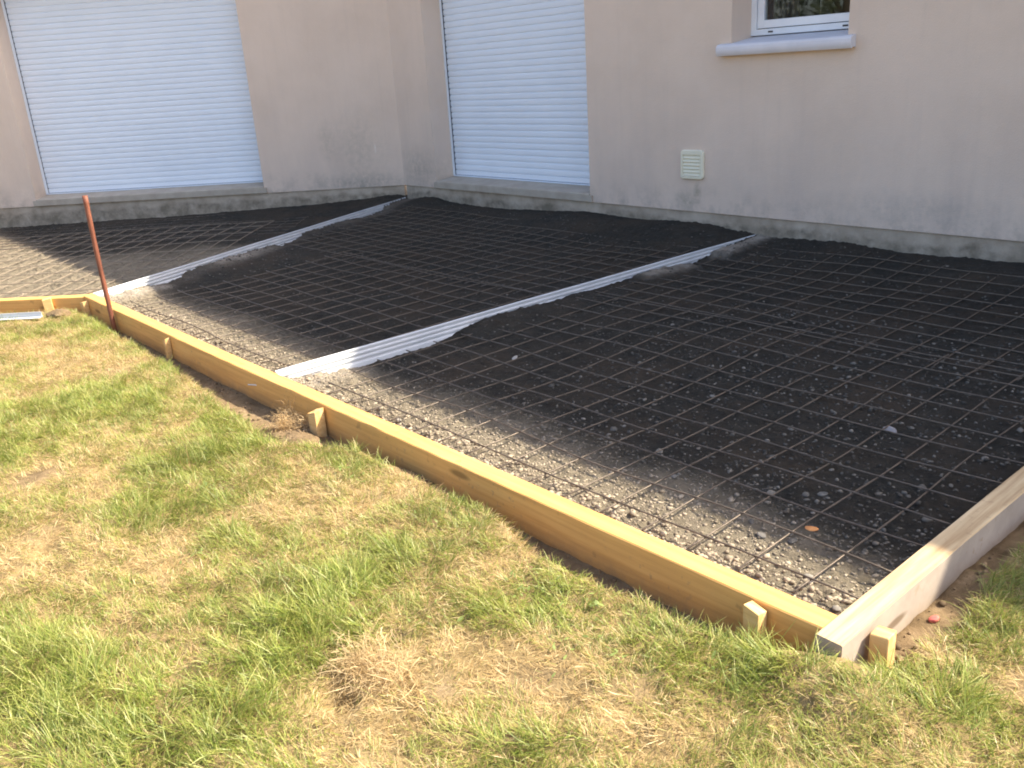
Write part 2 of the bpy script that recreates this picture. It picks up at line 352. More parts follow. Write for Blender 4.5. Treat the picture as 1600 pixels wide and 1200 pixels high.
def bed_height(x, y):
    s = (x-CX)*LD[0] + (y-CY)*LD[1]; dl = (x-CX)*LN[0] + (y-CY)*LN[1]
    dr = WY - y
    dC = (x-PCX)*LN[0] + (y-PCY)*LN[1]            # negative inside
    base = -0.128 + 0.044*sstep(2.6, 4.3, y) + 0.016*(fbm(x, y, 0.9, 3, 5)-0.5)
    wig = 0.05*(fbm(x, y, 0.35, 3, 77)-0.5)
    wr = 1 - sstep(0.0, 0.95, dr + wig*2)
    wl = 1 - sstep(0.0, 1.0, dl + wig*2)
    h = base + (hbed_wall_right(x)+0.02*(fbm(x, y, .3, 3, 9)-.5) - base)*wr
    h = h + (hbed_wall_left(s)+0.02*(fbm(x, y, .3, 3, 19)-.5) - h)*wl
    mortar = np.zeros_like(x)
    # banked against the camera side of the joint strips
    d2 = x - S2X; n2 = 0.026*(fbm(y*1.0, x*0.2, .10, 4, 41, .65)-.5)
    c2 = np.interp(y, *cov2) + n2
    k = np.where(d2 > 0, np.exp(-(np.maximum(d2-0.02, 0)/(0.20+0.16*fbm(x, y, .3, 2, 3)))**2), np.exp(-(d2/0.06)**2))
    h = np.where(d2 > -0.2, h + (np.minimum(c2, -0.006)-h)*k*(y < 6.7)*np.where(d2 > 0, 1, .3), h)
    mw2 = np.interp(y, *mor2)*np.exp(-(d2/0.16)**4)*(d2 > 0.0)
    t = (x-S1A[0])*S1D[0] + (y-S1A[1])*S1D[1]; d1 = (x-S1A[0])*S1N[0] + (y-S1A[1])*S1N[1]
    n1 = 0.026*(fbm(t, d1*.2, .11, 4, 42, .65)-.5)
    c1 = np.interp(t, *cov1) + n1
    k = np.where(d1 > 0, np.exp(-(np.maximum(d1-0.02, 0)/(0.20+0.16*fbm(x, y, .3, 2, 3)))**2), np.exp(-(d1/0.06)**2))
    h = np.where((d1 > -0.2), h + (np.minimum(c1, -0.006)-h)*k*np.where(d1 > 0, 1, .3), h)
    mw1 = np.interp(t, *mor1)*np.exp(-(d1/0.2)**4)*(d1 > 0)
    mortar = np.clip(np.maximum(mw2, mw1)*(0.3+1.3*fbm(x, y, .09, 4, 55)), 0, 1)
    # clods and crumbs
    rough = (0.6 + 0.8*sstep(.35, .7, fbm(x, y, 1.1, 3, 21)))*(1+.2*np.exp(-((y-2.25)/.4)**2))
    h = h + rough*(0.010*(fbm(x, y, 0.16, 3, 31)-.5) + 0.018*(np.abs(fbm(x, y, 0.05, 3, 32)-.5)*2-.25) + 0.016*(fbm(x, y, 0.022, 2, 33)-.5))
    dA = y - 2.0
    lit_dry = 1 - sstep(0.40, 0.74, dA + 0.28*(fbm(x, y, 0.5, 4, 61)-.5))  # tone drops near the house-shadow edge; sun and shade are coloured in
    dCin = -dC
    lit_dryC = 1 - sstep(1.9, 2.7, dCin + 0.6*(fbm(x, y, 0.6, 4, 62)-.5))  # left bay: same painted sunlit tone, up to the shaded part
    dry_sunlit = np.clip(np.maximum(np.where(y > 1.9, lit_dry, 0), np.where(d1 < 0, lit_dryC, 0)), 0, 1)
    return h, dry_sunlit, mortar

def in_bed(x, y, grow=0.0):
    dl = (x-CX)*LN[0] + (y-CY)*LN[1]; dC = (x-PCX)*LN[0] + (y-PCY)*LN[1]
    lo = np.where(x > PCX-0.05, y > 1.955-grow, dC < -0.02+grow)
    return lo & (y < WY+0.05+grow) & (x < -1.0+grow) & (dl > -0.05-grow)

def grid_sheet(name, xs, ys, hfun, mask, mat, kind):
    X, Y = np.meshgrid(xs, ys); H, attrs = hfun(X, Y)
    n, m_ = X.shape
    idx = np.arange(n*m_).reshape(n, m_)
    Q = np.stack([idx[:-1, :-1], idx[:-1, 1:], idx[1:, 1:], idx[1:, :-1]], -1).reshape(-1, 4)
    if mask is not None:
        mk = mask(X, Y).ravel(); Q = Q[mk[Q].all(1)]
    used = np.unique(Q); remap = -np.ones(n*m_, int); remap[used] = np.arange(len(used))
    V = np.stack([X.ravel(), Y.ravel(), H.ravel()], 1)[used]
    o = np_mesh(name, V, remap[Q], mat, smooth=True, sizes=4, attrs={k: v.ravel()[used] for k, v in attrs.items()})
    return tag(o, kind=kind)

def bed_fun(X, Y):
    h, d, mo = bed_height(X, Y); return h, {'dry_sunlit': d, 'mortar': mo}  # attribute mixes dryness with painted sun and shade
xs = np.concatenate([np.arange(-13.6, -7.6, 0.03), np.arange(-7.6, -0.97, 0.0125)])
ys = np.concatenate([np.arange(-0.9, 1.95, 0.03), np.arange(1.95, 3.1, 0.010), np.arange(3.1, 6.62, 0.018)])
tag(grid_sheet('soil_bed', xs, ys, bed_fun, in_bed, M['soil'], 'structure'), 'dark damp stony soil, coloured paler where sunlit, levelled inside the timber formwork under the steel mesh')

# ------------------------------------------------------------------ lawn ground, one sheet to the horizon
EDGE = ([-7.45,-7.0,-6.13,-5.4,-4.7,-4.37,-3.98,-3.68,-3.4,-3.25,-2.98,-2.61,-2.3,-2.0,-1.78,-1.6,-1.36,-1.2,-1.1,-0.9],
        [1.86,1.83,1.80,1.77,1.735,1.67,1.66,1.60,1.77,1.88,1.89,1.83,1.85,1.775,1.79,1.80,1.82,1.86,1.90,1.95])
BARE = [(-4.12, .70, .12, .8), (-3.52, .60, .09, .6), (-1.52, 1.28, .07, .7), (-1.66, 1.10, .05, .5), (-0.60, 2.16, .07, .8), (-2.37, .66, .05, .5), (-5.4, 1.45, .12, .5), (-1.30, 1.46, .05, .5)]
TUFT = [(-2.24, .96, .09), (-2.13, .90, .06), (-2.40, .36, .10), (-2.62, .38, .08), (-0.82, 2.36, .09), (-2.36, 1.41, .07), (-1.86, 1.41, .06), (-2.30, 1.22, .06), (-3.75, 1.35, .10), (-1.12, 1.62, .06), (-0.70, 1.95, .06), (-2.95, 1.00, .06), (-1.98, .62, .06)]
def bareness(x, y):
    b = np.zeros_like(x)
    for px, py, r, w in BARE: b = np.maximum(b, w*np.exp(-(((x-px)**2+(y-py)**2)/(r*r))**1.5))
    return b*(.55+.9*fbm(x, y, .06, 2, 99))
def tuftness(x, y):
    b = np.zeros_like(x)
    for px, py, r in TUFT: b = np.maximum(b, np.exp(-((x-px)**2+(y-py)**2)/(r*r)))
    return b
HOLLOW = [(-1.86, .885, .05), (-3.37, .54, .045), (-2.28, 1.30, .035), (-1.97, 1.12, .03), (-2.62, .86, .03)]
def lawn(X, Y):
    e = np.interp(X, *EDGE) + 0.035*(fbm(X, Y, .12, 3, 71)-.5)
    dC = (X-PCX)*LN[0] + (Y-PCY)*LN[1]
    d_A = np.where((X > PCX) & ((X < -0.96) | (Y < 1.86)), e - Y, 9.0)                         # distance into the lawn from the trench by the long board
    d_C = np.where(X <= PCX+0.1, dC - 0.10, 9.0)
    dB = np.where((X > -0.97) & (Y > 1.9), (X + 0.96) - (0.045 + 0.075*np.exp(-((Y-2.32)/.2)**2) + 0.04*(fbm(Y, X, .2, 3, 72)-.5)), 9.0)
    d = np.minimum(np.minimum(d_A, d_C), dB)
    inside = (in_bed(X, Y, 0.12)) | ((X > PCX) & (Y > e) & (X < -0.96))
    top = -0.078 + 0.022*(fbm(X, Y, .6, 3, 73)-.5) + 0.036*(fbm(X, Y, .14, 3, 74)-.5) + 0.01*(fbm(X, Y, .05, 2, 75)-.5)
    top = top + .072*np.exp(-(((X+0.94)/.17)**2 + ((Y-1.80)/.13)**2))
    for hx_, hy_, hr_ in HOLLOW: top = top - .055*np.exp(-((X-hx_)**2+(Y-hy_)**2)/hr_**2)
    low = -0.165 + 0.03*(fbm(X, Y, .2, 3, 76)-.5) + 0.012*(fbm(X, Y, .04, 3, 77)-.5)
    low = np.where(X > -0.97, low+0.045, low)
    # spill of loose earth near the middle stake
    low = low + 0.055*np.exp(-(((X+3.72)/.18)**2 + ((Y-1.75)/.10)**2)) + 0.04*np.exp(-(((X+2.9)/.2)**2+((Y-1.88)/.06)**2))
    w = sstep(-0.02, 0.055, d)
    h = low + (top-low)*w
    h = np.where(in_bed(X, Y, -0.03), -0.45, h)
    r = np.hypot(X+3, Y-2); h = np.where(r > 14, -0.08 + 0.02*(h+0.08), h)
    bare = np.clip(1 - sstep(0.0, 0.07, d) + bareness(X, Y), 0, 1)
    return h, {'bare': bare, 'd': d}
def ax(lo, hi, step, far, ratio=1.35):
    a = list(np.arange(lo, hi, step)); s = step; v = hi
    right = []
    while v < far: right.append(v); s *= ratio; v += s
    right.append(far); s = step; v = lo; left = []
    while v > -far: s *= ratio; v -= s; left.append(max(v, -far))
    return np.array(sorted(set(left)) + a + right)
def lawn_ground(X, Y):
    h, a = lawn(X, Y)
    behind = (Y > WY+0.2) | (((X-CX)*LN[0] + (Y-CY)*LN[1]) < -0.2)
    return np.where(behind, -0.3, h), {'bare': a['bare']}
gx = ax(-8.2, 0.9, 0.022, 400.0); gy = ax(0.0, 3.2, 0.022, 400.0)
gx = np.unique(np.round(gx, 4)); gy = np.unique(np.round(gy, 4))
# extra lines so the bed pit keeps a crisp far edge
gy = np.unique(np.concatenate([gy, np.arange(3.2, 6.6, 0.12)]))
gx = np.unique(np.concatenate([gx, np.arange(-13.5, -8.2, 0.10), np.arange(0.9, 3, .1)]))
tag(grid_sheet('ground', gx, gy, lawn_ground, None, M['earth'], 'structure'), 'dry sandy earth and thatch of the lawn with a shallow trench along the boards')

# ------------------------------------------------------------------ grass
PATCH = [(-2.38,0.33,0.25,-1),(-2.69,0.34,0.2,-1),(-2.24,0.96,0.17,-1.3),(-2.12,0.77,0.12,-0.7),(-3.76,1.35,0.28,-0.8),(-3.29,1.02,0.2,-0.5),(-4.98,0.84,0.3,-0.7),(-2.51,1.72,0.12,-0.7),(-2.36,1.41,0.12,-0.9),(-2.31,1.23,0.1,-0.8),(-1.74,1.62,0.12,-0.7),(-1.5,1.7,0.12,-0.6),(-1.86,1.41,0.14,-0.8),(-1.29,1.73,0.12,-0.6),(-1.11,1.83,0.15,-0.8),(-0.69,1.97,0.12,-0.7),(-0.8,2.35,0.14,-1.0),(-4.01,1.77,0.25,-0.6),(-1.36,1.13,0.12,-0.7),(-4.82,1.34,0.3,-0.6),(-5.67,1.84,0.2,-0.5),(-0.86,1.88,0.15,-0.6),(-2.09,0.4,0.25,-0.7),(-3.07,0.36,0.1,-0.6),(-4.09,0.7,0.15,1),(-3.48,0.57,0.22,1),(-5.59,1.42,0.35,1),(-4.82,1.74,0.2,0.9),(-3.31,0.42,0.12,0.8),(-2.9,0.79,0.12,0.7),(-2.35,0.68,0.12,0.6),(-1.87,0.98,0.12,1),(-1.72,1.15,0.15,1),(-1.48,1.31,0.15,1),(-1.64,0.88,0.12,0.7),(-3.0,1.28,0.08,0.4),(-2.86,1.82,0.08,0.7),(-2.04,1.82,0.1,0.9),(-2.84,2.15,0.1,0.5),(-1.17,1.32,0.1,0.6),(-0.60,2.16,0.1,1),(-1.14,1.43,0.1,0.6),(-2.2,1.5,0.07,0.4),(-2.44,0.2,0.06,0.8),(-6.51,1.21,0.25,0.6),(-0.89,2.15,0.08,0.8),(-2.65,1.33,0.08,0.4),(-1.7,1.8,0.07,0.5)]
def dryness(x, y):
    b = np.zeros_like(x)
    for px, py, r, w in PATCH: b = b + w*np.exp(-((x-px)**2+(y-py)**2)/(r*r*1.1))
    n = 2.4*(fbm(x, y, .22, 4, 81)-.5) + 1.3*(fbm(x, y, .07, 3, 82)-.5)
    return b*1.15 + n + 0.02

def blades(n_try, region, dens_fun, seed):
    rng = np.random.default_rng(seed); x0, x1, y0, y1 = region
    x = rng.uniform(x0, x1, n_try); y = rng.uniform(y0, y1, n_try)
    h, at = lawn(x, y); d = at['d']
    ok = (d > -0.005) & (~in_bed(x, y, 0.13)) & (y < WY-0.02)
    ok &= rng.random(n_try) < dens_fun(x, y, d)*(1-np.clip(bareness(x, y), 0, .95))
    return x[ok], y[ok], h[ok], d[ok]

def build_grass():
    VV = []; CC = []; FF = []; off = 0
    rng = np.random.default_rng(5)
    def add(x, y, z, d, upright):
        nonlocal off
        n = len(x); dr = dryness(x, y)
        tuft = sstep(.45, .75, fbm(x, y, .055, 2, 91)); big = sstep(.5, .72, fbm(x, y, .16, 2, 92))
        isdry = dr + rng.normal(0, .62, n) > 0.47
        lush = np.clip(-dr, 0, 1.6); tf = tuftness(x, y); isdry &= rng.random(n) > tf
        if upright:
            Ln = 0.022 + 0.022*rng.random(n) + 0.020*tuft + 0.034*lush*rng.random(n) + 0.012*big
            Ln = Ln*np.where(isdry, 0.85, 1.0)*(1 + .15*rng.normal(0, 1, n)).clip(.5, 1.6)*(1+.75*tf)
            el = np.radians(np.clip(rng.normal(52, 18, n), 12, 88))
            wd = 0.0009 + 0.0010*rng.random(n) + 0.0007*lush*rng.random(n)
            bend = rng.uniform(0.15, 1.1, n)
        else:
            Ln = 0.018 + 0.035*rng.random(n)**1.5; el = np.radians(rng.uniform(2, 30, n)); wd = 0.0009 + 0.0009*rng.random(n)
            bend = rng.uniform(-.5, .6, n)
            isdry = rng.random(n) < np.where(dr > -.35, .93, .6)
            z = z + 0.002 + 0.012*rng.random(n)
        # heading follows the tuft so blades lie over in locks
        az = 2*math.pi*(1.6*fbm(x, y, .09, 2, 93)) + rng.normal(0, 1.0, n)
        ux = np.cos(az); uy = np.sin(az); sx = -uy; sy = ux
        p0 = np.stack([x, y, z-0.004], 1)
        def pt(t):
            ang = el - bend*t*0.9
            r = Ln*t*np.cos(el - bend*t*.5); hh = Ln*t*np.sin(np.clip(el - bend*t*.5, -.2, 1.6))
            return p0 + np.stack([ux*r, uy*r, hh], 1)
        tw = rng.normal(0, .5, n)
        side = np.stack([sx*np.cos(tw), sy*np.cos(tw), np.sin(tw)], 1)*(wd[:, None]/2)
        P0, P1, P2, P3 = p0, pt(.38), pt(.72), pt(1.0)
        V = np.stack([P0-side, P0+side, P1+side*1.1, P1-side*1.1, P2+side*.8, P2-side*.8, P3], 1)
        g1 = np.array([0.245, 0.30, 0.05]); g2 = np.array([0.41, 0.41, 0.115]); g3 = np.array([0.135, 0.195, 0.03])
        t1 = np.array([0.56, 0.41, 0.20]); t2 = np.array([0.40, 0.265, 0.11]); t3 = np.array([0.70, 0.55, 0.31])
        k = rng.random(n)[:, None]; k2 = rng.random(n)[:, None]; pv = fbm(x, y, .25, 3, 95)[:, None]
        cg = np.where(k2 < .33, g1*(1-k)+g2*k, np.where(k2 < .75, g1*(1-k)+g3*k, g2*(1-.3*k)))
        cg = cg*(0.75+.5*pv)
        ct = np.where(k2 < .5, t1*(1-k)+t2*k, t1*(1-k)+t3*k)
        c = np.where(isdry[:, None], ct, cg)
        # ageing tips
        tipd = np.where(isdry[:, None], 1.05, 1.0)
        C = np.repeat(c[:, None, :], 7, 1)
        C[:, :2] = C[:, :2]*0.75 + 0.25*np.array([.42, .34, .17]); yt = (rng.random(n) < .35)[:, None]
        C[:, 6] = np.where(yt, .5*C[:, 6]+.5*t1, C[:, 6]*tipd)
        b = off + 7*np.arange(n)[:, None]
        quads = np.concatenate([b+np.array([0, 1, 2, 3]), b+np.array([3, 2, 4, 5])], 0)
        tris = b+np.array([5, 4, 6])
        VV.append(V.reshape(-1, 3)); CC.append(C.reshape(-1, 3)); FF.append((quads, tris)); off += 7*n
    def near(x, y): return sstep(-8.3, -6.0, x)*.6+.4
    dens = lambda x, y, d: near(x, y)*np.clip(0.28+0.75*sstep(.25, .75, 0.55-0.42*dryness(x, y)+.25*fbm(x, y, .05, 2, 96)), .12, 1)*sstep(-.01, .02, d)
    add(*blades(700000, (-8.0, 0.6, -0.1, 3.0), dens, 1), True)
    add(*blades(110000, (-0.9, 1.8, 3.0, 6.5), lambda x, y, d: .9+0*x, 2), True)
    add(*blades(26000, (-11, -6.9, -1.6, 1.9), lambda x, y, d: .9+0*x, 3), True)
    add(*blades(30000, (-8.0, 3.0, -1.8, -0.1), lambda x, y, d: .8+0*x, 4), True)
    add(*blades(260000, (-8.0, 0.6, 0.0, 3.0), lambda x, y, d: near(x, y)*(.55+.45*sstep(-.3, .5, dryness(x, y)))*np.where(d < .02, .6, 1), 6), False)
    add(*blades(60000, (-7.5, -0.5, 1.5, 2.8), lambda x, y, d: np.where(np.abs(d-.01) < .02, .8, np.where(d < 0, .03, 0.0)), 9), False)
    V = np.concatenate(VV); C = np.concatenate(CC)
    q = np.concatenate([f[0] for f in FF]); t = np.concatenate([f[1] for f in FF])
    F = np.concatenate([q.ravel(), t.ravel()]); S = np.concatenate([np.full(len(q), 4), np.full(len(t), 3)])
    o = np_mesh('grass', V, F, M['grass'], sizes=S, cols=C)
    return tag(o, 'patchy lawn of green and straw coloured grass in front of the formwork', kind='stuff')
build_grass()

def weed_leaves():
    """small broad leaves scattered through the turf"""
    rng = np.random.default_rng(8); V = []; F = []; C = []
    cent = [(-1.93,1.60),(-1.85,1.56),(-1.78,1.62),(-1.6,1.66),(-2.45,1.62),(-1.98,1.28),(-2.0,.95),(-2.35,1.18),(-2.9,.9),(-1.4,1.5),(-2.75,.55),(-2.1,.62),(-3.4,1.2),(-2.6,1.1),(-1.2,1.62),(-1.55,1.45),(-3.0,1.62),(-4.2,1.3)]
    for cx, cy in cent:
        for k in range(rng.integers(7, 16)):
            x = cx+rng.normal(0, .05); y = cy+rng.normal(0, .04)
            h = float(lawn(np.array([x]), np.array([y]))[0][0])
            a = rng.uniform(0, 6.28); l = rng.uniform(.010, .024); w = l*rng.uniform(.35, .5); tl = rng.uniform(.1, .7)
            b = len(V); z = h+rng.uniform(.014, .032)
            c = np.array([.24, .30, .09])*rng.uniform(.7, 1.3)
            for u, s in ((-.5, .15), (-.2, 1), (.25, .85), (.5, .1)):
                for sd in (-1, 1):
                    px = x+math.cos(a)*u*l-math.sin(a)*sd*s*w/2; py = y+math.sin(a)*u*l+math.cos(a)*sd*s*w/2
                    V.append((px, py, z+math.sin(tl)*u*l + .1*w*abs(s))); C.append(c)
            for i in range(3): F.append((b+2*i, b+2*i+1, b+2*i+3, b+2*i+2))
    o = np_mesh('weeds', np.array(V), np.array(F), M['grass'], sizes=4, cols=np.array(C))
    tag(o, 'small broad weed leaves scattered through the green turf', kind='stuff')
weed_leaves()

# dry grass clumps (loose wisps)
def wisp_clump(name, x, y, z, rx, rz, n, label, seed, col=((.66,.50,.28),(.44,.32,.16)), lmax=.075):
    rng = np.random.default_rng(seed)
    V = []; F = []; C = []
    for i in range(n):
        lobe = [(0, 0), (.09, .05), (-.05, .06)][min(2, int(rng.random()**2*3))]
        p = np.array([lobe[0]+rng.normal(0, rx*.5), lobe[1]+rng.normal(0, rx*.4), abs(rng.normal(0, rz*.35))])
        a = rng.normal(-1.9, 1.3); e = rng.normal(.35, .55); l = rng.uniform(.03, lmax); w = rng.uniform(.0009, .0018)
        c = np.array(col[0])*(k := rng.random()) + np.array(col[1])*(1-k)
        pts = [p]
        for s in range(4):
            pts.append(pts[-1]+np.array([math.cos(a)*math.cos(e), math.sin(a)*math.cos(e), math.sin(e)])*l/4); a += rng.normal(0, .45); e -= rng.uniform(0, .4)
            pts[-1][2] = max(pts[-1][2], 0.0)
        b = len(V); sd = np.array([-math.sin(a), math.cos(a), rng.normal(0, .5)])*w/2
        for q in pts: V += [q-sd, q+sd]; C += [c, c]
        for s in range(4): F.append((b+2*s, b+2*s+1, b+2*s+3, b+2*s+2))
    o = np_mesh(name, np.array(V), np.array(F), M['grass'], sizes=4, cols=np.array(C)); o.location = (x, y, z)
    return tag(o, label, 'dry grass')
wisp_clump('dry_grass_clump', -1.90, 0.99, -0.085, .075, .065, 1000, 'wispy tuft of bleached hay standing on the lawn over a dark hollow', 21, lmax=.11)
wisp_clump('dry_grass_clump', -3.93, 1.80, -0.155, .07, .10, 900, 'brown heap of dead grass in the trench beside the middle stake', 22, ((.72,.52,.28),(.36,.25,.13)))

# ------------------------------------------------------------------ stones
def ico(sub=1):
    bm = bmesh.new(); bmesh.ops.create_icosphere(bm, subdivisions=sub, radius=1.0)
    v = np.array([q.co[:] for q in bm.verts]); f = np.array([[w.index for w in q.verts] for q in bm.faces]); bm.free(); return v, f
ICO1 = ico(1); ICO2 = ico(2); ICO3 = ico(3)
def gravel():
    rng = np.random.default_rng(31); v0, f0 = ICO1
    def pts(n, x0, x1, y0, y1, pw=1.0):
        return rng.uniform(x0, x1, n), y0 + (y1-y0)*rng.random(n)**pw
    xs_, ys_, rs = [], [], []
    for n, (a, b, c, d, pw), r0, r1 in ((16000, (-7.4, -1.05, 2.0, 2.75, 1.3), .0022, .0065), (5200, (-7.4, -1.05, 2.0, 2.9, 1.6), .003, .009), (2600, (-7.2, -1.05, 2.0, 2.3, 1.2), .005, .015), (2200, (-4.3, -1.05, 2.4, 4.6, 1.3), .003, .008),
                                   (2000, (-3.4, -1.05, 2.1, 5.0, 1.2), .006, .013), (1600, (-9.5, -1.05, 3.5, 6.4, 1.0), .004, .011), (14000, (-9.0, -1.05, 2.3, 6.45, 1.1), .003, .008), (3200, (-12.8, -7.4, 0.0, 4.0, 1.0), .005, .012)):
        x, y = pts(n, a, b, c, d, pw); xs_.append(x); ys_.append(y); rs.append(r0 + (r1-r0)*rng.random(n)**2.2)
    x = np.concatenate(xs_); y = np.concatenate(ys_); r = np.concatenate(rs)
    ok = in_bed(x, y, -0.04) & (np.abs(x-S2X) > .03); x, y, r = x[ok], y[ok], r[ok]
    h, dry_sunlit, mo = bed_height(x, y); n = len(x)
    sc3 = np.stack([r*rng.uniform(.8, 1.35, n), r*rng.uniform(.7, 1.1, n), r*rng.uniform(.45, .8, n)], 1)
    a = rng.uniform(0, 6.28, n); ca, sa = np.cos(a), np.sin(a)
    # lumpy
    nz = 1 + .22*np.sin(v0[None, :, 0]*3.1+a[:, None]) * np.cos(v0[None, :, 1]*2.7+2*a[:, None]) + .12*np.sin(v0[None, :, 2]*4+3*a[:, None])
    P = v0[None]*nz[..., None]*sc3[:, None, :]
    X = P[..., 0]*ca[:, None]-P[..., 1]*sa[:, None]; Yy = P[..., 0]*sa[:, None]+P[..., 1]*ca[:, None]
    V = np.stack([X+x[:, None], Yy+y[:, None], P[..., 2]+(h+r*.15)[:, None]], -1).reshape(-1, 3)
    base = np.array([.066, .060, .051]); pale = np.array([.24, .215, .18]); lit_dry_col = np.array([.35, .29, .215])
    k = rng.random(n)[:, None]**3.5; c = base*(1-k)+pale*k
    c = c*(1-dry_sunlit[:, None]*.92) + lit_dry_col*(dry_sunlit[:, None]*.92)*(0.6+.8*rng.random(n)[:, None])  # stones take on the soil's painted sunlit tone
    F = (f0[None]+len(v0)*np.arange(n)[:, None, None]).reshape(-1, 3)
    o = np_mesh('gravel', V, F, M['stone'], sizes=3, cols=np.repeat(c, len(v0), 0), smooth=True)
    tag(o, 'small loose stones and crumbs scattered over the soil bed', kind='stuff')
gravel()

def stone_obj(name, x, y, r, col, seed, flat=.6, elong=1.3, lift=.25, mat=None, label=None, cat='pebble', group=None, inbed=True):
    rng = np.random.default_rng(seed); v0, f0 = ICO3
    ph = rng.uniform(0, 6.28, 6)
    nz = 1+.13*np.sin(v0[:, 0]*2.6+ph[0])*np.cos(v0[:, 1]*2.2+ph[1])+.07*np.sin(v0[:, 2]*4+ph[2])+.04*np.sin(v0[:, 0]*7+ph[3]+v0[:, 1]*5)
    P = v0*nz[:, None]*np.array([r*elong, r, r*flat])
    o = np_mesh(name, P, f0, mat or M['stone'], sizes=3, cols=np.tile(np.array(col), (len(P), 1)), smooth=True)
    hh = float((bed_height(np.array([x]), np.array([y]))[0] if inbed else lawn(np.array([x]), np.array([y]))[0])[0])
    o.location = (x, y, hh + r*flat*lift); o.rotation_euler = (rng.normal(0, .15), rng.normal(0, .15), rng.uniform(0, 6.28))
    return tag(o, label, cat, group)
rng = np.random.default_rng(77)
PEB = [(-1.468,2.464),(-1.649,2.485),(-1.57,2.431),(-1.727,2.73),(-1.595,2.762),(-1.576,2.843),(-1.32,3.113),(-1.332,3.025),(-2.606,2.862),(-3.298,3.071),(-1.54,2.46),(-1.50,2.50),(-1.62,2.80),(-2.62,2.81),(-2.55,2.84),(-3.26,3.02),(-1.25,3.2),(-1.2,2.9),(-1.15,2.2),(-1.22,2.12),(-1.3,2.3),(-1.12,2.65),(-2.1,2.6),(-2.3,2.75),(-1.9,3.0),(-2.0,3.3),(-1.4,3.35),(-1.25,3.5),(-1.6,3.6),(-2.5,3.4),(-3.0,3.5),(-2.8,4.0),(-2.2,4.2),(-1.7,4.3),(-3.4,4.2),(-1.4,2.08),(-2.2,2.1),(-2.9,2.12),(-3.5,2.2),(-6.0,3.1),(-5.4,2.8),(-5.9,4.0),(-1.25,3.85),(-1.9,4.7)]
for i, (x, y) in enumerate(PEB):
    r = float(rng.uniform(.008, .016)); k = rng.random()
    col = np.array([.24, .22, .19])*((.4+.5*k) if y > 2.45 else (1.0+.5*k))  # painted light: brighter on the sunny side of the shadow edge, darker beyond
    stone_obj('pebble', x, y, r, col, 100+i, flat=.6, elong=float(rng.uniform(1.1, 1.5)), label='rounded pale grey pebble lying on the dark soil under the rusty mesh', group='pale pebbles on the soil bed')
stone_obj('pebble', -1.658, 3.528, .021, (.27, .26, .27), 300, label='bright whitish flat pebble, palest stone on the dark soil near the right board', elong=1.5)
stone_obj('chip', -1.469, 2.585, .016, (.7, .3, .1), 301, flat=.45, elong=1.5, mat=M['orange'], label='small orange chip on the dark soil near the right corner', cat='chip', lift=.5)
stone_obj('chip', -3.753, 3.198, .016, (.40, .37, .33), 302, flat=.35, elong=2.0, label='long pale splinter on the soil right of the nearer white strip', cat='chip', lift=.6)
stone_obj('chip', -0.915, 2.33, .013, (.5, .1, .1), 303, flat=.6, mat=M['red'], label='small red chip on the bare earth beside the pale board', cat='chip', lift=.7, inbed=False)
def clod(x, y, r, label, seed, mats, flat=.5):
    rng_ = np.random.default_rng(seed); v0, f0 = ico(5)
    a = fbm(v0[:, 0]*r+seed, v0[:, 1]*r+v0[:, 2]*r*.7, r*.9, 4, seed, .65); b = fbm(v0[:, 1]*r+v0[:, 2]*r, v0[:, 0]*r-v0[:, 2]*r, r*.35, 4, seed+3, .65)
    P = v0*(0.55+.55*a+.5*b)[:, None]*np.array([r*1.35, r, r*flat])
    o = np_mesh('soil_clod', P, f0, mats, sizes=3, attrs={'bare': np.ones(len(P))}, smooth=True)
    hh = float(lawn(np.array([x]), np.array([y]))[0][0]); o.location = (x, y, hh+r*flat*.3); o.rotation_euler = (0, 0, rng_.uniform(0, 6))
    return tag(o, label, 'clod')
clod(-7.25, 1.665, .075, 'tan clod of earth at the foot of the orange wedge stake', 304, M['earth'])
clod(-3.62, 1.735, .050, 'brown clod of earth in front of the chunky middle stake', 305, M['earth'])
clod(-3.80, 1.70, .032, 'small brown lump of earth between the dead grass heap and the lawn edge', 306, M['earth'])
def trench_crumbs():
    rng_ = np.random.default_rng(66); v0, f0 = ICO1; n = 9000
    x = rng_.uniform(-7.3, -.5, n); y = rng_.uniform(1.5, 2.9, n); h, at = lawn(x, y)
    ok = (at['d'] < .02) & (~in_bed(x, y, .03)) & ((y < 1.91) | (x > -.955)); x, y, h = x[ok], y[ok], h[ok]; n = len(x)
    r = .002+.010*rng_.random(n)**3.5
    V = (v0[None]*(r[:, None]*rng_.uniform(.6, 1.3, (n, 3)))[:, None, :]*(1+.25*np.sin(v0[None, :, 0]*5+x[:, None]*900))[..., None] + np.stack([x, y, h+r*.3], 1)[:, None, :]).reshape(-1, 3)
    c = np.array([.24, .165, .095])*rng_.uniform(.6, 1.5, (n, 1))
    o = np_mesh('earth_crumbs', V, (f0[None]+len(v0)*np.arange(n)[:, None, None]).reshape(-1, 3), M['stone'], sizes=3, cols=np.repeat(c, len(v0), 0), smooth=True)
    tag(o, 'loose crumbs of brown earth in the trench along the boards', kind='stuff')
trench_crumbs()
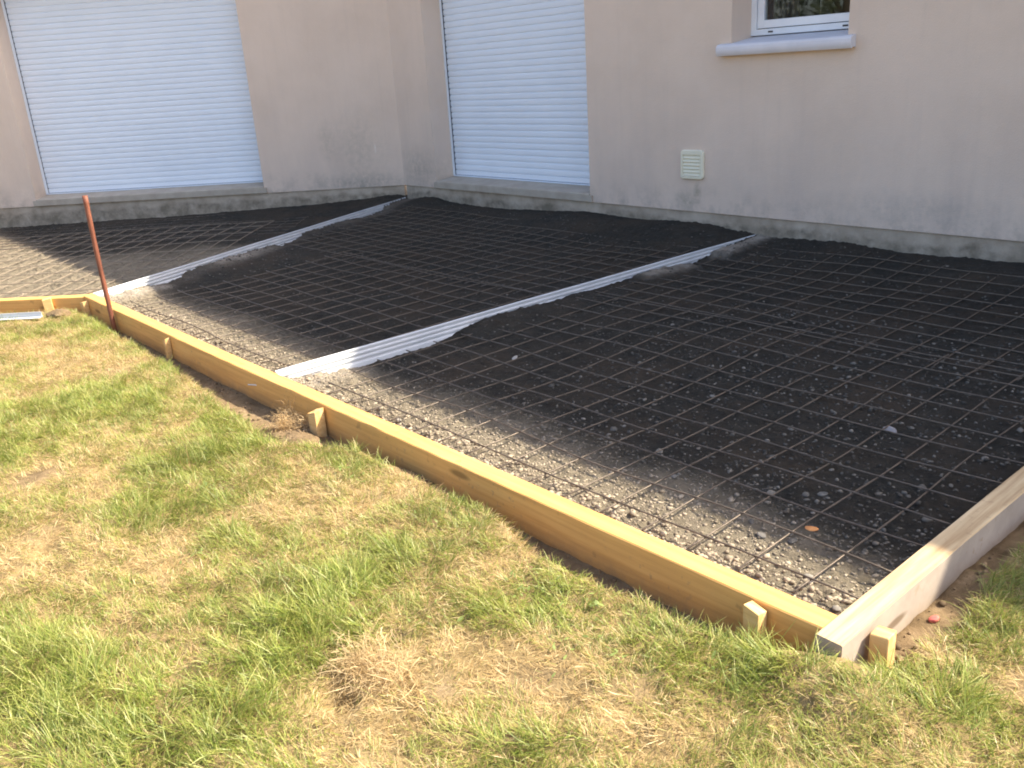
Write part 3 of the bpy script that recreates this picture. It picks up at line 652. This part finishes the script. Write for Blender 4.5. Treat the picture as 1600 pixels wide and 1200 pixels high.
# ------------------------------------------------------------------ steel mesh
BX = dict()
def clip_bar(p, d, inside, tmin, tmax, step=0.02):
    ts = np.arange(tmin, tmax, step); P = np.array(p)[None]+np.array(d)[None]*ts[:, None]
    ok = inside(P[:, 0], P[:, 1])
    if ok.sum() < 4: return None
    # longest run
    best = (0, 0); i = 0
    while i < len(ts):
        if ok[i]:
            j = i
            while j+1 < len(ts) and ok[j+1]: j += 1
            if j-i > best[1]-best[0]: best = (i, j)
            i = j+1
        else: i += 1
    return ts[best[0]], ts[best[1]]
def bar_mesh(p, d, t0, t1, zf, r, mat, parent, seed):
    """ribbed bar following zf, gently bent"""
    rng_ = np.random.default_rng(seed); L_ = t1-t0; n = max(3, int(L_/0.10)); ts = np.linspace(t0, t1, n+1)
    P = np.array(p)[None]+np.array(d)[None]*ts[:, None]
    nrm = np.array([-d[1], d[0]]); w1, w2, ph = rng_.normal(0, .006, 3)
    P = P + nrm[None]*(w1*np.sin(ts*1.7+ph*900) + w2*np.sin(ts*4.1))[:, None]
    z = zf(P[:, 0], P[:, 1])
    m = 6; a = np.arange(m)*2*math.pi/m
    V = []; 
    for i in range(n+1):
        for k in range(m):
            V.append((P[i, 0]+nrm[0]*math.cos(a[k])*r, P[i, 1]+nrm[1]*math.cos(a[k])*r, z[i]+math.sin(a[k])*r))
    F = [tuple(reversed(range(m))), tuple(n*m+k for k in range(m))]
    for i in range(n):
        for k in range(m):
            F.append((i*m+k, i*m+(k+1) % m, (i+1)*m+(k+1) % m, (i+1)*m+k))
    return mesh_obj('bar', V, F, mat, parent, smooth=True)
def mesh_sheet(origin, ang, nu, nv, pitch_u, pitch_v, inside, zoff, label, seed, over=0.04, r=0.0035, mat=None):
    """u bars run along direction ang, v bars across"""
    root = empty('steel_mesh', (0, 0, 0)); tag(root, label, 'steel mesh', 'rusty reinforcing mesh sheets laid in the bed')
    u = np.array([math.cos(ang), math.sin(ang)]); v = np.array([-u[1], u[0]]); o = np.array(origin)
    def zf(extra):
        def f(x, y):
            rise = 0.027*sstep(2.8, 4.4, y) + 0.055*sstep(5.6, 6.5, y)
            return -0.098 + zoff + extra + rise + 0.015*(fbm(x, y, .8, 2, 200+seed)-.5)*2 + 0*x
        return f
    k = 0
    for j in range(nv):                                  # bars along u
        p = o + v*pitch_v*j; c = clip_bar(p, u, inside, -over, pitch_u*(nu-1)+over)
        if c: bar_mesh(p, u, c[0], c[1], zf(0.0), r, mat or M['rebar'], root, seed*100+k); k += 1
    for i in range(nu):                                  # bars along v, welded on below
        p = o + u*pitch_u*i; c = clip_bar(p, v, inside, -over, pitch_v*(nv-1)+over)
        if c: bar_mesh(p, v, c[0], c[1], zf(-0.0065), r, mat or M['rebar'], root, seed*100+50+k); k += 1
    return root
inR = lambda x, y: (x > S2X+.06) & (x < -1.047) & (y > 2.03) & (y < 6.42)
d1f = lambda x, y: (x-S1A[0])*S1N[0] + (y-S1A[1])*S1N[1]
inM = lambda x, y: (x < S2X-.03) & (d1f(x, y) > .06) & (y > 2.06) & (y < 6.42)
inL = lambda x, y: (d1f(x, y) < -.03) & (((x-CX)*LN[0]+(y-CY)*LN[1]) > .12) & (((x-PCX)*LN[0]+(y-PCY)*LN[1]) < -.10)
mesh_sheet((-4.26, 2.215), 0.006, 17, 12, .2, .205, inR, 0.014, 'rusty mesh sheet in the right bay nearest the long yellow board', 1, over=.10)
mesh_sheet((-4.27, 4.43), 0.004, 17, 11, .2, .2, inR, 0.008, 'rusty mesh sheet in the right bay along the house wall', 2, over=.05)
mesh_sheet((-7.26, 2.21), 0.0, 15, 11, .2, .2, inM, 0.012, 'rusty mesh sheet in the middle bay nearest the long yellow board', 4, over=.07)
mesh_sheet((-9.4, 4.15), 0.008, 25, 11, .2, .2, inM, 0.008, 'rusty mesh sheet in the middle bay below the narrow shutter', 5, over=.05)
a45 = LA - math.pi
mesh_sheet((-10.3, -0.70), a45, 22, 10, .2, .4, inL, 0.006, 'dusty mesh sheet in the far left bay beside the short board', 6, over=.05, r=.0036, mat=M['rebar_dusty'])
mesh_sheet((-12.3, 1.2), a45, 24, 9, .2, .2, inL, -0.004, 'rusty mesh sheet in the far left bay below the wide shutter', 7, over=.05)

# ------------------------------------------------------------------ joint strips (ribbed pvc)
def joint_strip(p0, p1, label, bow=0.0):
    p0 = Vector((*p0, 0)); d = Vector((p1[0]-p0.x, p1[1]-p0.y, 0)); Ln = d.length; ang = math.atan2(d.y, d.x)
    # profile in (local y, z); local -y is the side towards +x (right of travel)
    prof = [(0.006, -.001), (-0.004, 0.0), (-0.009, -.004), (-0.009, -.012), (-0.005, -.018), (-0.005, -.026), (-0.012, -.031), (-0.012, -.039), (-0.006, -.046), (-0.006, -.053),
            (-0.014, -.058), (-0.014, -.067), (-0.008, -.073), (-0.008, -.082), (-0.018, -.088), (-0.021, -.112), (-0.016, -.116), (0.006, -.116)]
    n = 60; V = []; F = []; m = len(prof)
    for i in range(n+1):
        t = i/n; x = Ln*t; wob = bow*math.sin(math.pi*t); wz = .001*math.sin(t*17+1)
        for y, z in prof: V.append((x, y+wob, z+wz))
    for i in range(n):
        for k in range(m):
            j = (k+1) % m; F.append((i*m+k, i*m+j, (i+1)*m+j, (i+1)*m+k))
    F += [tuple(range(m)), tuple(n*m+k for k in reversed(range(m)))]
    o = mesh_obj('joint_strip', V, F, M['strip_pvc'])
    bm = bmesh.new(); bm.from_mesh(o.data); bmesh.ops.recalc_face_normals(bm, faces=bm.faces); bm.to_mesh(o.data); bm.free()
    o.location = p0; o.rotation_euler = (0, 0, ang)
    return tag(o, label, 'joint strip')
joint_strip((S2X, 2.005), (S2X-.02, 6.56), 'nearer white ribbed plastic joint strip, running from the long board to the right wall')
joint_strip(tuple(S1A), tuple(S1B), 'farther white ribbed plastic joint strip, running from the board corner to the wall corner')

# ------------------------------------------------------------------ formwork boards
def board(name, o0, o1, i0, i1, z0, z1, mat, label, seed, nseg=40, warp=.004):
    """o0->o1 outer top edge, i0->i1 inner top edge (xy)"""
    p = Vector((*o0, 0)); d = Vector((o1[0]-o0[0], o1[1]-o0[1], 0)); ang = math.atan2(d.y, d.x)
    R = Matrix.Rotation(-ang, 2)
    loc = lambda q: R @ (Vector(q)-Vector(o0))
    a0, a1, b0, b1 = loc(o0), loc(o1), loc(i0), loc(i1)
    rng_ = np.random.default_rng(seed); ph = rng_.uniform(0, 6, 4)
    V = []; F = []; e = .004
    for k in range(nseg+1):
        t = k/nseg; A = a0.lerp(a1, t); B = b0.lerp(b1, t); s = 1 if B.y > A.y else -1
        wy = warp*(math.sin(t*5+ph[0])+.5*math.sin(t*13+ph[1])); wz = warp*.5*math.sin(t*6+ph[2])
        j = lambda: rng_.normal(0, .0007)
        ring = [(A.x, A.y+wy+j(), z0), (A.x, A.y+wy+j(), z1-e+wz), (A.x, A.y+s*e+wy, z1+wz+j()), (B.x, B.y-s*e+wy, z1+wz+j()), (B.x, B.y+wy+j(), z1-e+wz), (B.x, B.y+wy, z0)]
        V += ring
    m = 6
    for k in range(nseg):
        for q in range(m):
            r_ = (q+1) % m; F.append((k*m+q, k*m+r_, (k+1)*m+r_, (k+1)*m+q))
    F += [tuple(range(m)), tuple(nseg*m+k for k in reversed(range(m)))]
    o = mesh_obj(name, V, F, mat)
    bm = bmesh.new(); bm.from_mesh(o.data); bmesh.ops.recalc_face_normals(bm, faces=bm.faces); bm.to_mesh(o.data); bm.free()
    o.location = p; o.rotation_euler = (0, 0, ang)
    return tag(o, label, 'board')
A = board('formwork_board', (-7.42, 1.905), (-1.043, 1.918), (-7.455, 1.992), (-1.043, 2.003), -.20, 0.0, M['pine'], 'long yellow pine formwork board on edge between the lawn and the soil bed', 1, 60)
Cd = np.array([math.cos(LA), math.sin(LA)])
c0 = np.array([-7.42, 1.905]) + Cd*.0015; c1 = c0 + Cd*3.0; ci0 = np.array([-7.456, 1.992]) + Cd*.0015; ci1 = c1 - LN*0.045
board('formwork_board', tuple(c0), tuple(c1), tuple(ci0), tuple(ci1), -.20, -0.003, M['pine'], 'short yellow formwork board angled off at the far left corner', 2, 30)
board('formwork_board', (-0.960, 1.888), (-0.958, 6.55), (-1.040, 1.888), (-1.040, 6.55), -.20, 0.004, M['pale_pine'], 'pale bleached formwork board at the right edge with a whitish planed side', 3, 40)

def stake(x, y, ang, w, dpt, top, label, lean=0.0, taper=.8, mat=None, cut=.006):
    """square peg, split top; local frame at its foot"""
    V = []; z0 = -.34
    zs = [z0, z0+.10, -.16, top-.012, top]
    for z in zs:
        k = .15 if z == z0 else (taper if z < -.2 else 1.0)
        sh = lean*(z-z0)
        for sx, sy in ((-1, -1), (1, -1), (1, 1), (-1, 1)):
            zz = z + (cut*sx + .5*cut*sy if z == top else 0)
            V.append((sx*w/2*k + sh, sy*dpt/2*k, zz))
    F = [(3, 2, 1, 0)] + [(i*4+a, i*4+(a+1) % 4, (i+1)*4+(a+1) % 4, (i+1)*4+a) for i in range(len(zs)-1) for a in range(4)] + [tuple(len(zs)*4-4+a for a in range(4))]
    o = mesh_obj('stake', V, F, mat or M['stake'])
    bm = bmesh.new(); bm.from_mesh(o.data); bmesh.ops.recalc_face_normals(bm, faces=bm.faces)
    bmesh.ops.bevel(bm, geom=list(bm.edges), offset=.0025, segments=1, affect='EDGES', clamp_overlap=True); bm.to_mesh(o.data); bm.free()
    o.location = (x, y, 0); o.rotation_euler = (0, 0, ang)
    return tag(o, label, 'stake', 'wooden stakes holding the boards')
stake(-7.60, 1.70, a45+.35, .065, .045, -.002, 'orange wedge-shaped stake against the short angled board', lean=-.06, taper=.6)
stake(-7.33, 1.880, .1, .060, .042, -.03, 'stake in the bend where the short and long boards meet', lean=-.04, taper=.6)
stake(-5.669, 1.885, 0, .034, .034, -.022, 'thinnest stake, on the long board between the rusty rod and the dead grass', lean=.03)
stake(-3.715, 1.872, .12, .060, .055, -.024, 'chunky stake beside the heap of dead grass, middle of the long board', cut=.01)
stake(-1.235, 1.893, -.04, .052, .042, -.008, 'split-topped stake on the long board just left of the pale board', cut=-.006)
stake(-0.926, 2.035, .03, .052, .050, -.012, 'bright yellow stake against the end of the pale board', cut=.003)

# iron rod
def iron_rod():
    n = 24; m = 10; V = []; F = []; top = .83; bot = -.35
    for i in range(n+1):
        t = i/n; z = bot+(top-bot)*t
        r = .0185*(1+.03*math.sin(t*31)) * (1.12 if i >= n-1 else 1)
        ox = .004*math.sin(t*4); oy = .003*math.sin(t*6+1)
        for k in range(m):
            a = 2*math.pi*k/m; rr = r*(.72 if k == 6 else 1)          # rolled seam down one side
            V.append((ox+math.cos(a)*rr, oy+math.sin(a)*rr*.9, z))
    for i in range(n):
        for k in range(m): F.append((i*m+k, i*m+(k+1) % m, (i+1)*m+(k+1) % m, (i+1)*m+k))
    b = len(V)
    for k in range(m): V.append((.0+V[n*m+k][0]*.65, V[n*m+k][1]*.65, top-.001))
    for k in range(m): V.append((V[b+k][0], V[b+k][1], top-.06))
    for k in range(m):
        j = (k+1) % m; F += [(n*m+k, n*m+j, b+j, b+k), (b+k, b+j, b+m+j, b+m+k)]
    F += [tuple(reversed(range(m))), tuple(b+m+k for k in range(m))]
    o = mesh_obj('iron_rod', V, F, M['rod'], smooth=True); o.location = (-6.69, 1.872, 0)
    return tag(o, 'tall rusty red iron rod driven upright against the long board near the corner', 'rod')
iron_rod()
w = MB().tube((-.10, 0, -.035), (.10, .028, -.003), .0035, 6, .003).build('wire_stub', M['white_pvc'], smooth=True)
w.location = (-4.42, 1.897, -.045); tag(w, 'thin pale wire stub poking from the outer face of the long board', 'wire')
# loose pvc angle on the lawn
def loose_strip():
    prof = [(0, 0), (.045, .002), (.045, .006), (.006, .005), (.004, .040), (0, .040)]
    o = MB().prism_x(prof, 0, 1.6).build('plastic_angle', M['strip_pvc'], bevel=.0008)
    o.location = (-7.26, 1.55, -.060); o.rotation_euler = (math.radians(-6), math.radians(1.0), LA - .05)
    return tag(o, 'white plastic angle strip lying on the grass at the left edge', 'plastic strip')
loose_strip()

# ------------------------------------------------------------------ house
house = empty('house', (CX, CY, 0)); tag(house, 'beige rendered house wall with two white roller shutters, small window and vent cover', 'house')
ZT = 5.2; DR = .149                              # eaves, drip line
XE = 16.0                                        # right wall length from the corner
def wall_boxes(mb, x0, x1, openings, y0, y1, z0, z1):
    """boxes round the openings; openings: (xa, xb, za, zb) sorted by x"""
    x = x0
    for xa, xb, za, zb in openings:
        mb.box(x, xa, y0, y1, z0, z1)
        if za > z0: mb.box(xa, xb, y0, y1, z0, za)
        mb.box(xa, xb, y0, y1, zb, z1); x = xb
    mb.box(x, x1, y0, y1, z0, z1); return mb
TH = .36
# right wall: local x along +x from the corner, local y = depth into the house
dx0, dx1 = -8.955-CX, -6.36-CX                    # patio door opening
wx0, wx1 = -4.69-CX, -3.655-CX                    # window opening
wz0, wz1 = 1.545, 2.60
wall_boxes(MB(), 0, XE, [(dx0, dx1, DR, 2.90), (wx0, wx1, wz0, wz1)], 0, TH, DR, ZT).build('wall', M['render'], house)
wb = MB(); wb.box(0.012, XE, .014, TH, -.6, DR-.001); wb.build('foundation', M['base'], house)
LW = empty('left_wing', (0, 0, 0), math.radians(46.0), house)   # local -x runs away from the corner along the left wall
# left wing pieces are built in that rotated frame and parented to the house directly
def to_left(o):
    o.rotation_euler = (0, 0, math.radians(46.0)); return o
bpy.data.objects.remove(LW)
lx0, lx1 = -4.885, -1.83
to_left(wall_boxes(MB(), -9.5, 0, [(lx0, lx1, DR, 2.90)], 0.0, TH, DR, ZT).build('wall', M['render_left'], house))
to_left(MB().box(-9.5, -.012, .014, TH, -.6, DR-.001).build('foundation', M['base'], house))

def door_sill(x0, x1, left):
    prof = [(-.018, DR+.002), (-.018, .222), (-.012, .232), (.30, .262), (.34, .262), (.34, DR+.002)]
    mb = MB().prism_x(prof, x0+.003, x1-.003)
    # lugs beyond the opening
    o = mb.build('door_sill', M['concrete'], house, bevel=.002)
    l = MB().box(x1-.003, x1+.035, -.018, -.002, DR+.002, .218)
    l.box(x0-.035, x0+.003, -.018, -.002, DR+.002, .218)
    o2 = l.build('sill_lug', M['concrete'], o, bevel=.001)
    return to_left(o) if left else o

def shutter(x0, x1, zb, zt, left, yd=.285):
    root = empty('roller_shutter', (0, 0, 0), 0, house)
    if left: to_left(root)
    P = .0675; prof = []; z = zb+.075
    n = int((zt-z)/P)
    pts = [(yd+.010, zb+.062)]
    V = []; F = []
    pr = []
    for i in range(n):
        zz = z+i*P
        pr += [(yd+.011, zz-.003), (yd+.011, zz+.003), (yd+.0015, zz+.0055), (yd-.0005, zz+P*.25), (yd-.0012, zz+P*.5), (yd-.0005, zz+P*.75), (yd+.0015, zz+P-.009)]
    pr = pr + [(yd+.02, zt), (yd+.02, z-.002)]
    o = MB().prism_x(pr, x0+.035, x1-.035).build('slat_curtain', M['white_alu'], root)
    b = MB().prism_x([(yd-.003, zb+.0185), (yd-.003, zb+.066), (yd-.001, zb+.0705), (yd+.014, zb+.0705), (yd+.014, zb+.0185)], x0+.037, x1-.037).build('bottom_slat', M['white_alu'], root, bevel=.001)
    MB().prism_x([(yd-.02, zb), (yd-.02, zb+.010), (yd+.016, zb+.0125), (yd+.016, zb)], x0+.002, x1-.002).build('bottom_rail', M['white_alu'], root)
    for xa, xb in ((x0+.001, x0+.034), (x1-.034, x1-.001)):
        MB().box(xa, xb, yd-.022, yd+.03, zb+.011, zt).build('guide_rail', M['white_alu'], root, bevel=.002)
    for xa, xb in ((x0+.0342, x0+.0368), (x1-.0368, x1-.0342)):
        MB().box(xa, xb, yd-.012, yd+.02, zb+.014, zt).build('guide_gasket', M['dark'], root)
    MB().box(x0+.001, x1-.001, yd+.05, yd+.07, zb, zt).build('backing', M['dark'], root)
    return root
door_sill(dx0, dx1, False); door_sill(lx0, lx1, True)
shutter(dx0, dx1, .262, 2.899, False); shutter(lx0, lx1, .262, 2.899, True)

# window
def window():
    yf = .27; x0, x1 = wx0, wx1; zs = 1.604
    prof = [(-.062, 1.462), (-.062, 1.470), (-.070, 1.480), (-.075, 1.505), (-.072, 1.530), (-.060, 1.545), (-.040, 1.551), (.0, 1.556), (.34, 1.604), (.34, 1.5455), (.0, 1.5455), (-.002, 1.5455), (-.002, 1.475), (-.045, 1.475), (-.045, 1.462)]
    # inside the opening
    MB().prism_x([(-.001, 1.546), (-.001, 1.5562), (.34, 1.604), (.34, 1.546)], x0+.001, x1-.001).build('window_sill', M['sill_white'], house)
    s = MB().prism_x([(-.062, 1.462), (-.070, 1.478), (-.074, 1.492), (-.075, 1.508), (-.072, 1.530), (-.064, 1.543), (-.050, 1.550), (-.002, 1.5565), (-.002, 1.470), (-.046, 1.470), (-.048, 1.462)], x0-.10, x1+.065)
    o = s.build('sill_nosing', M['sill_white'], house)
    root = empty('window', (0, 0, 0), 0, house)
    fw = .052
    f = MB(); zt = wz1-.001
    f.box(x0+.001, x0+fw, yf, yf+.07, zs, zt); f.box(x1-fw, x1-.001, yf, yf+.07, zs, zt)
    f.box(x0+fw, x1-fw, yf, yf+.07, zs, zs+.048); f.box(x0+fw, x1-fw, yf, yf+.07, zt-.05, zt)
    f.build('frame', M['white_pvc'], root, bevel=.002)
    sx0, sx1, sz0, sz1 = x0+fw+.006, x1-fw-.006, zs+.054, zt-.056
    s_ = MB(); b = .062
    s_.box(sx0, sx0+b, yf+.008, yf+.06, sz0, sz1); s_.box(sx1-b, sx1, yf+.008, yf+.06, sz0, sz1)
    s_.box(sx0+b, sx1-b, yf+.008, yf+.06, sz0, sz0+b); s_.box(sx0+b, sx1-b, yf+.008, yf+.06, sz1-b, sz1)
    s_.build('sash', M['white_pvc'], root, bevel=.003)
    g = MB(); g.box(x0+fw, sx0-.0005, yf+.03, yf+.05, zs+.048, zt-.05); g.box(sx0, sx1, yf+.03, yf+.05, zs+.0482, sz0-.0005); g.build('gasket', M['dark'], root)
    MB().box(sx0+b-.004, sx1-b+.004, yf+.030, yf+.036, sz0+b-.004, sz1-b+.004).build('glass', M['glass'], root)
    for xx in (x0+.17, x1-.20):
        MB().box(xx, xx+.045, yf-.004, yf+.001, zs+.017, zs+.030).build('drain_cap', M['dark'], root, bevel=.001)
    # dim room behind
    r = MB(); X0, X1, Y0, Y1, Z0, Z1 = x0-1.2, x1+1.2, TH, TH+3.0, .3, 2.7
    V = [(X0,Y0,Z0),(X1,Y0,Z0),(X1,Y1,Z0),(X0,Y1,Z0),(X0,Y0,Z1),(X1,Y0,Z1),(X1,Y1,Z1),(X0,Y1,Z1)]
    mesh_obj('room', V, [(0,1,2,3),(7,6,5,4),(2,1,5,6),(3,2,6,7),(0,3,7,4)], M['interior'], house)
    # curtain inside, folds
    V = []; F = []; n = 40
    for i in range(n+1):
        xx = x0+.02+(.33)*i/n; yy = .45+.02*math.sin(i*1.1)
        V += [(xx, yy, .6), (xx, yy, 2.55)]
    for i in range(n): F.append((2*i, 2*i+2, 2*i+3, 2*i+1))
    c = mesh_obj('curtain', V, F, M['curtain'], house, smooth=True)
    md = c.modifiers.new('thick', 'SOLIDIFY'); md.thickness = .003
window()

# vent cover
def vent():
    x0, x1, z0, z1 = -5.197-CX, -4.948-CX, .438, .692
    def rr(x0, x1, z0, z1, r, n=5):
        out = []
        for cx, cz, a0 in ((x1-r, z1-r, 0), (x0+r, z1-r, 90), (x0+r, z0+r, 180), (x1-r, z0+r, 270)):
            for k in range(n+1):
                a = math.radians(a0+90*k/n); out.append((cx+math.cos(a)*r, cz+math.sin(a)*r))
        return out
    rings = [(rr(x0, x1, z0, z1, .03), -.001), (rr(x0, x1, z0, z1, .03), -.020), (rr(x0+.006, x1-.006, z0+.006, z1-.006, .026), -.026),
             (rr(x0+.024, x1-.030, z0+.026, z1-.040, .008), -.027), (rr(x0+.027, x1-.033, z0+.029, z1-.043, .006), -.012)]
    V = []; F = []
    for ring, y in rings: V += [(a, y, b) for a, b in ring]
    m = len(rings[0][0])
    for i in range(len(rings)-1):
        for k in range(m): F.append((i*m+k, (i+1)*m+k, (i+1)*m+(k+1) % m, i*m+(k+1) % m))
    F.append(tuple((len(rings)-1)*m+k for k in range(m)))
    o = mesh_obj('vent_cover', V, F, M['cream'], house)
    bm = bmesh.new(); bm.from_mesh(o.data); bmesh.ops.recalc_face_normals(bm, faces=bm.faces); bm.to_mesh(o.data); bm.free()
    lo, hi = z0+.029, z1-.043; n = 6
    for k in range(n):
        za = lo + (hi-lo)*k/n; h = (hi-lo)/n
        MB().prism_x([(-.0250, za+.003), (-.014, za+h-.007), (-.0118, za+h-.007), (-.0118, za+.001), (-.0250, za+.001)], x0+.0285, x1-.0345).build('louvre', M['cream'], o)
vent()

# roof edge: eaves, gutter and the slopes above
def roof():
    ov = .18
    # right slope
    r = MB(); prof = [(-ov, ZT+.02), (-ov, ZT+.16), (4.0, ZT+2.7), (4.0, ZT+.02)]
    r.prism_x(prof, -.25, XE+.3).build('roof', M['roof'], house)
    MB().box(-.2, XE+.3, -ov+.003, -.001, ZT-.01, ZT+.019).build('soffit', M['soffit'], house)
    g = []
    for k in range(9):
        a = math.pi + math.pi*k/8; g.append((-ov-.062+.06*math.cos(a), ZT+.14+.06*math.sin(a)))
    for k in range(8, -1, -1):
        a = math.pi + math.pi*k/8; g.append((-ov-.062+.052*math.cos(a), ZT+.142+.052*math.sin(a)))
    MB().prism_x(g, -.25, XE+.3).build('gutter', M['soffit'], house)
    l = MB().prism_x([(-.08, ZT+.03), (-.08, ZT+.15), (4.0, ZT+2.5), (4.0, ZT+.03)], -9.8, -.05)
    to_left(l.build('roof', M['roof'], house))
    to_left(MB().box(-9.8, -.05, -.078, -.001, ZT-.005, ZT+.029).build('soffit', M['soffit'], house))
roof()

# ------------------------------------------------------------------ trees at the end of the garden (seen mirrored in the window pane)
def tree(x, y, h, w, label, seed, n=9000):
    root = empty('garden_tree', (x, y, -.1)); tag(root, label, 'tree', 'trees at the end of the garden')
    rng_ = np.random.default_rng(seed)
    t = MB(); t.tube((0, 0, 0), (.05, 0, h*.45), .16, 10, .10)
    ends = []
    for k in range(9):
        a = rng_.uniform(0, 6.28); z0 = h*rng_.uniform(.2, .45); l = w*rng_.uniform(.5, .9)
        e = (math.cos(a)*l, math.sin(a)*l, z0+h*rng_.uniform(.15, .45)); t.tube((.03, 0, z0), e, .06, 6, .02); ends.append(e)
    t.build('trunk', M['bark'], root)
    cl = []
    for k in range(34):
        a = rng_.uniform(0, 6.28); rr_ = w*rng_.random()**.5; zz = h*rng_.uniform(.12, .95); rr_ *= math.sqrt(max(.15, 1-((zz/h-.45)/.6)**2))
        cl.append((math.cos(a)*rr_, math.sin(a)*rr_, zz, w*rng_.uniform(.18, .34)))
    cl = np.array(cl); pick = rng_.integers(0, len(cl), n)
    d = rng_.normal(0, 1, (n, 3)); d /= np.linalg.norm(d, axis=1)[:, None]
    P = cl[pick, :3] + d*(cl[pick, 3]*rng_.random(n)**.33)[:, None]
    s = rng_.uniform(.035, .075, n); u = rng_.normal(0, 1, (n, 3)); u /= np.linalg.norm(u, axis=1)[:, None]
    v = np.cross(u, d); v /= np.linalg.norm(v, axis=1)[:, None]+1e-6
    V = np.stack([P-u*s[:, None], P+v*s[:, None]*.5, P+u*s[:, None], P-v*s[:, None]*.5], 1).reshape(-1, 3)
    tone = rng_.uniform(.6, 1.3, len(cl))[pick][:, None]*rng_.uniform(.7, 1.3, (n, 1))
    C = np.repeat(np.array([.11, .14, .08])*tone, 4, 0)
    np_mesh('crown', V, np.arange(4*n), M['leaf'], root, sizes=4, cols=C)
for i, (x, y, h, w_) in enumerate([(-9.5, -7.5, 5.5, 1.9), (-12.5, -8.5, 6.5, 2.2), (-15.5, -9.5, 6.0, 2.1), (-18.5, -10.5, 6.6, 2.3)]):
    tree(x, y, h, w_, 'dark green leafy tree mirrored in the small window pane', 400+i)

# ------------------------------------------------------------------ light, sky, camera
SUN = Vector((0.62, 0.70, 1.0)).normalized()
el = math.asin(SUN.z); az = math.atan2(SUN.x, SUN.y)
wd = bpy.data.worlds.new('World'); sc.world = wd; wd.use_nodes = True
nt = wd.node_tree; bg = nt.nodes['Background']
sky = nt.nodes.new('ShaderNodeTexSky'); sky.sky_type = 'NISHITA'; sky.sun_disc = False
sky.sun_elevation = el; sky.sun_rotation = az; sky.dust_density = 3.0; sky.ozone_density = 0.4; sky.air_density = 0.9
nt.links.new(sky.outputs[0], bg.inputs[0]); bg.inputs[1].default_value = 0.15
sl = bpy.data.lights.new('sun', 'SUN'); sl.energy = 4.6; sl.angle = math.radians(0.5); sl.color = (1.0, 0.90, 0.71)
so = bpy.data.objects.new('sun', sl); COL.objects.link(so); so.rotation_euler = (-SUN).to_track_quat('-Z', 'Y').to_euler(); so.location = (0, 0, 20)

cam = bpy.data.cameras.new('camera'); co = bpy.data.objects.new('camera', cam); COL.objects.link(co)
cam.sensor_width = 36; cam.lens = 1388.32/1600*36; cam.clip_start = .05; cam.clip_end = 2000
r = Vector((0.65989473, 0.74878604, -0.06211615)); u = Vector((-0.21384151, 0.26642042, 0.93983614)); f = Vector((-0.72028519, 0.6069099, -0.33593097))
mw = Matrix(((r.x, u.x, -f.x, 0), (r.y, u.y, -f.y, 0), (r.z, u.z, -f.z, 1.49), (0, 0, 0, 1)))
co.matrix_world = mw; sc.camera = co
sc.view_settings.view_transform = 'Standard'; sc.view_settings.look = 'None'; sc.view_settings.gamma = 1
sc.view_settings.exposure = 1.5
sc.cycles.max_bounces = 6; sc.cycles.use_denoising = True
sc.cycles.filter_width = 1.9
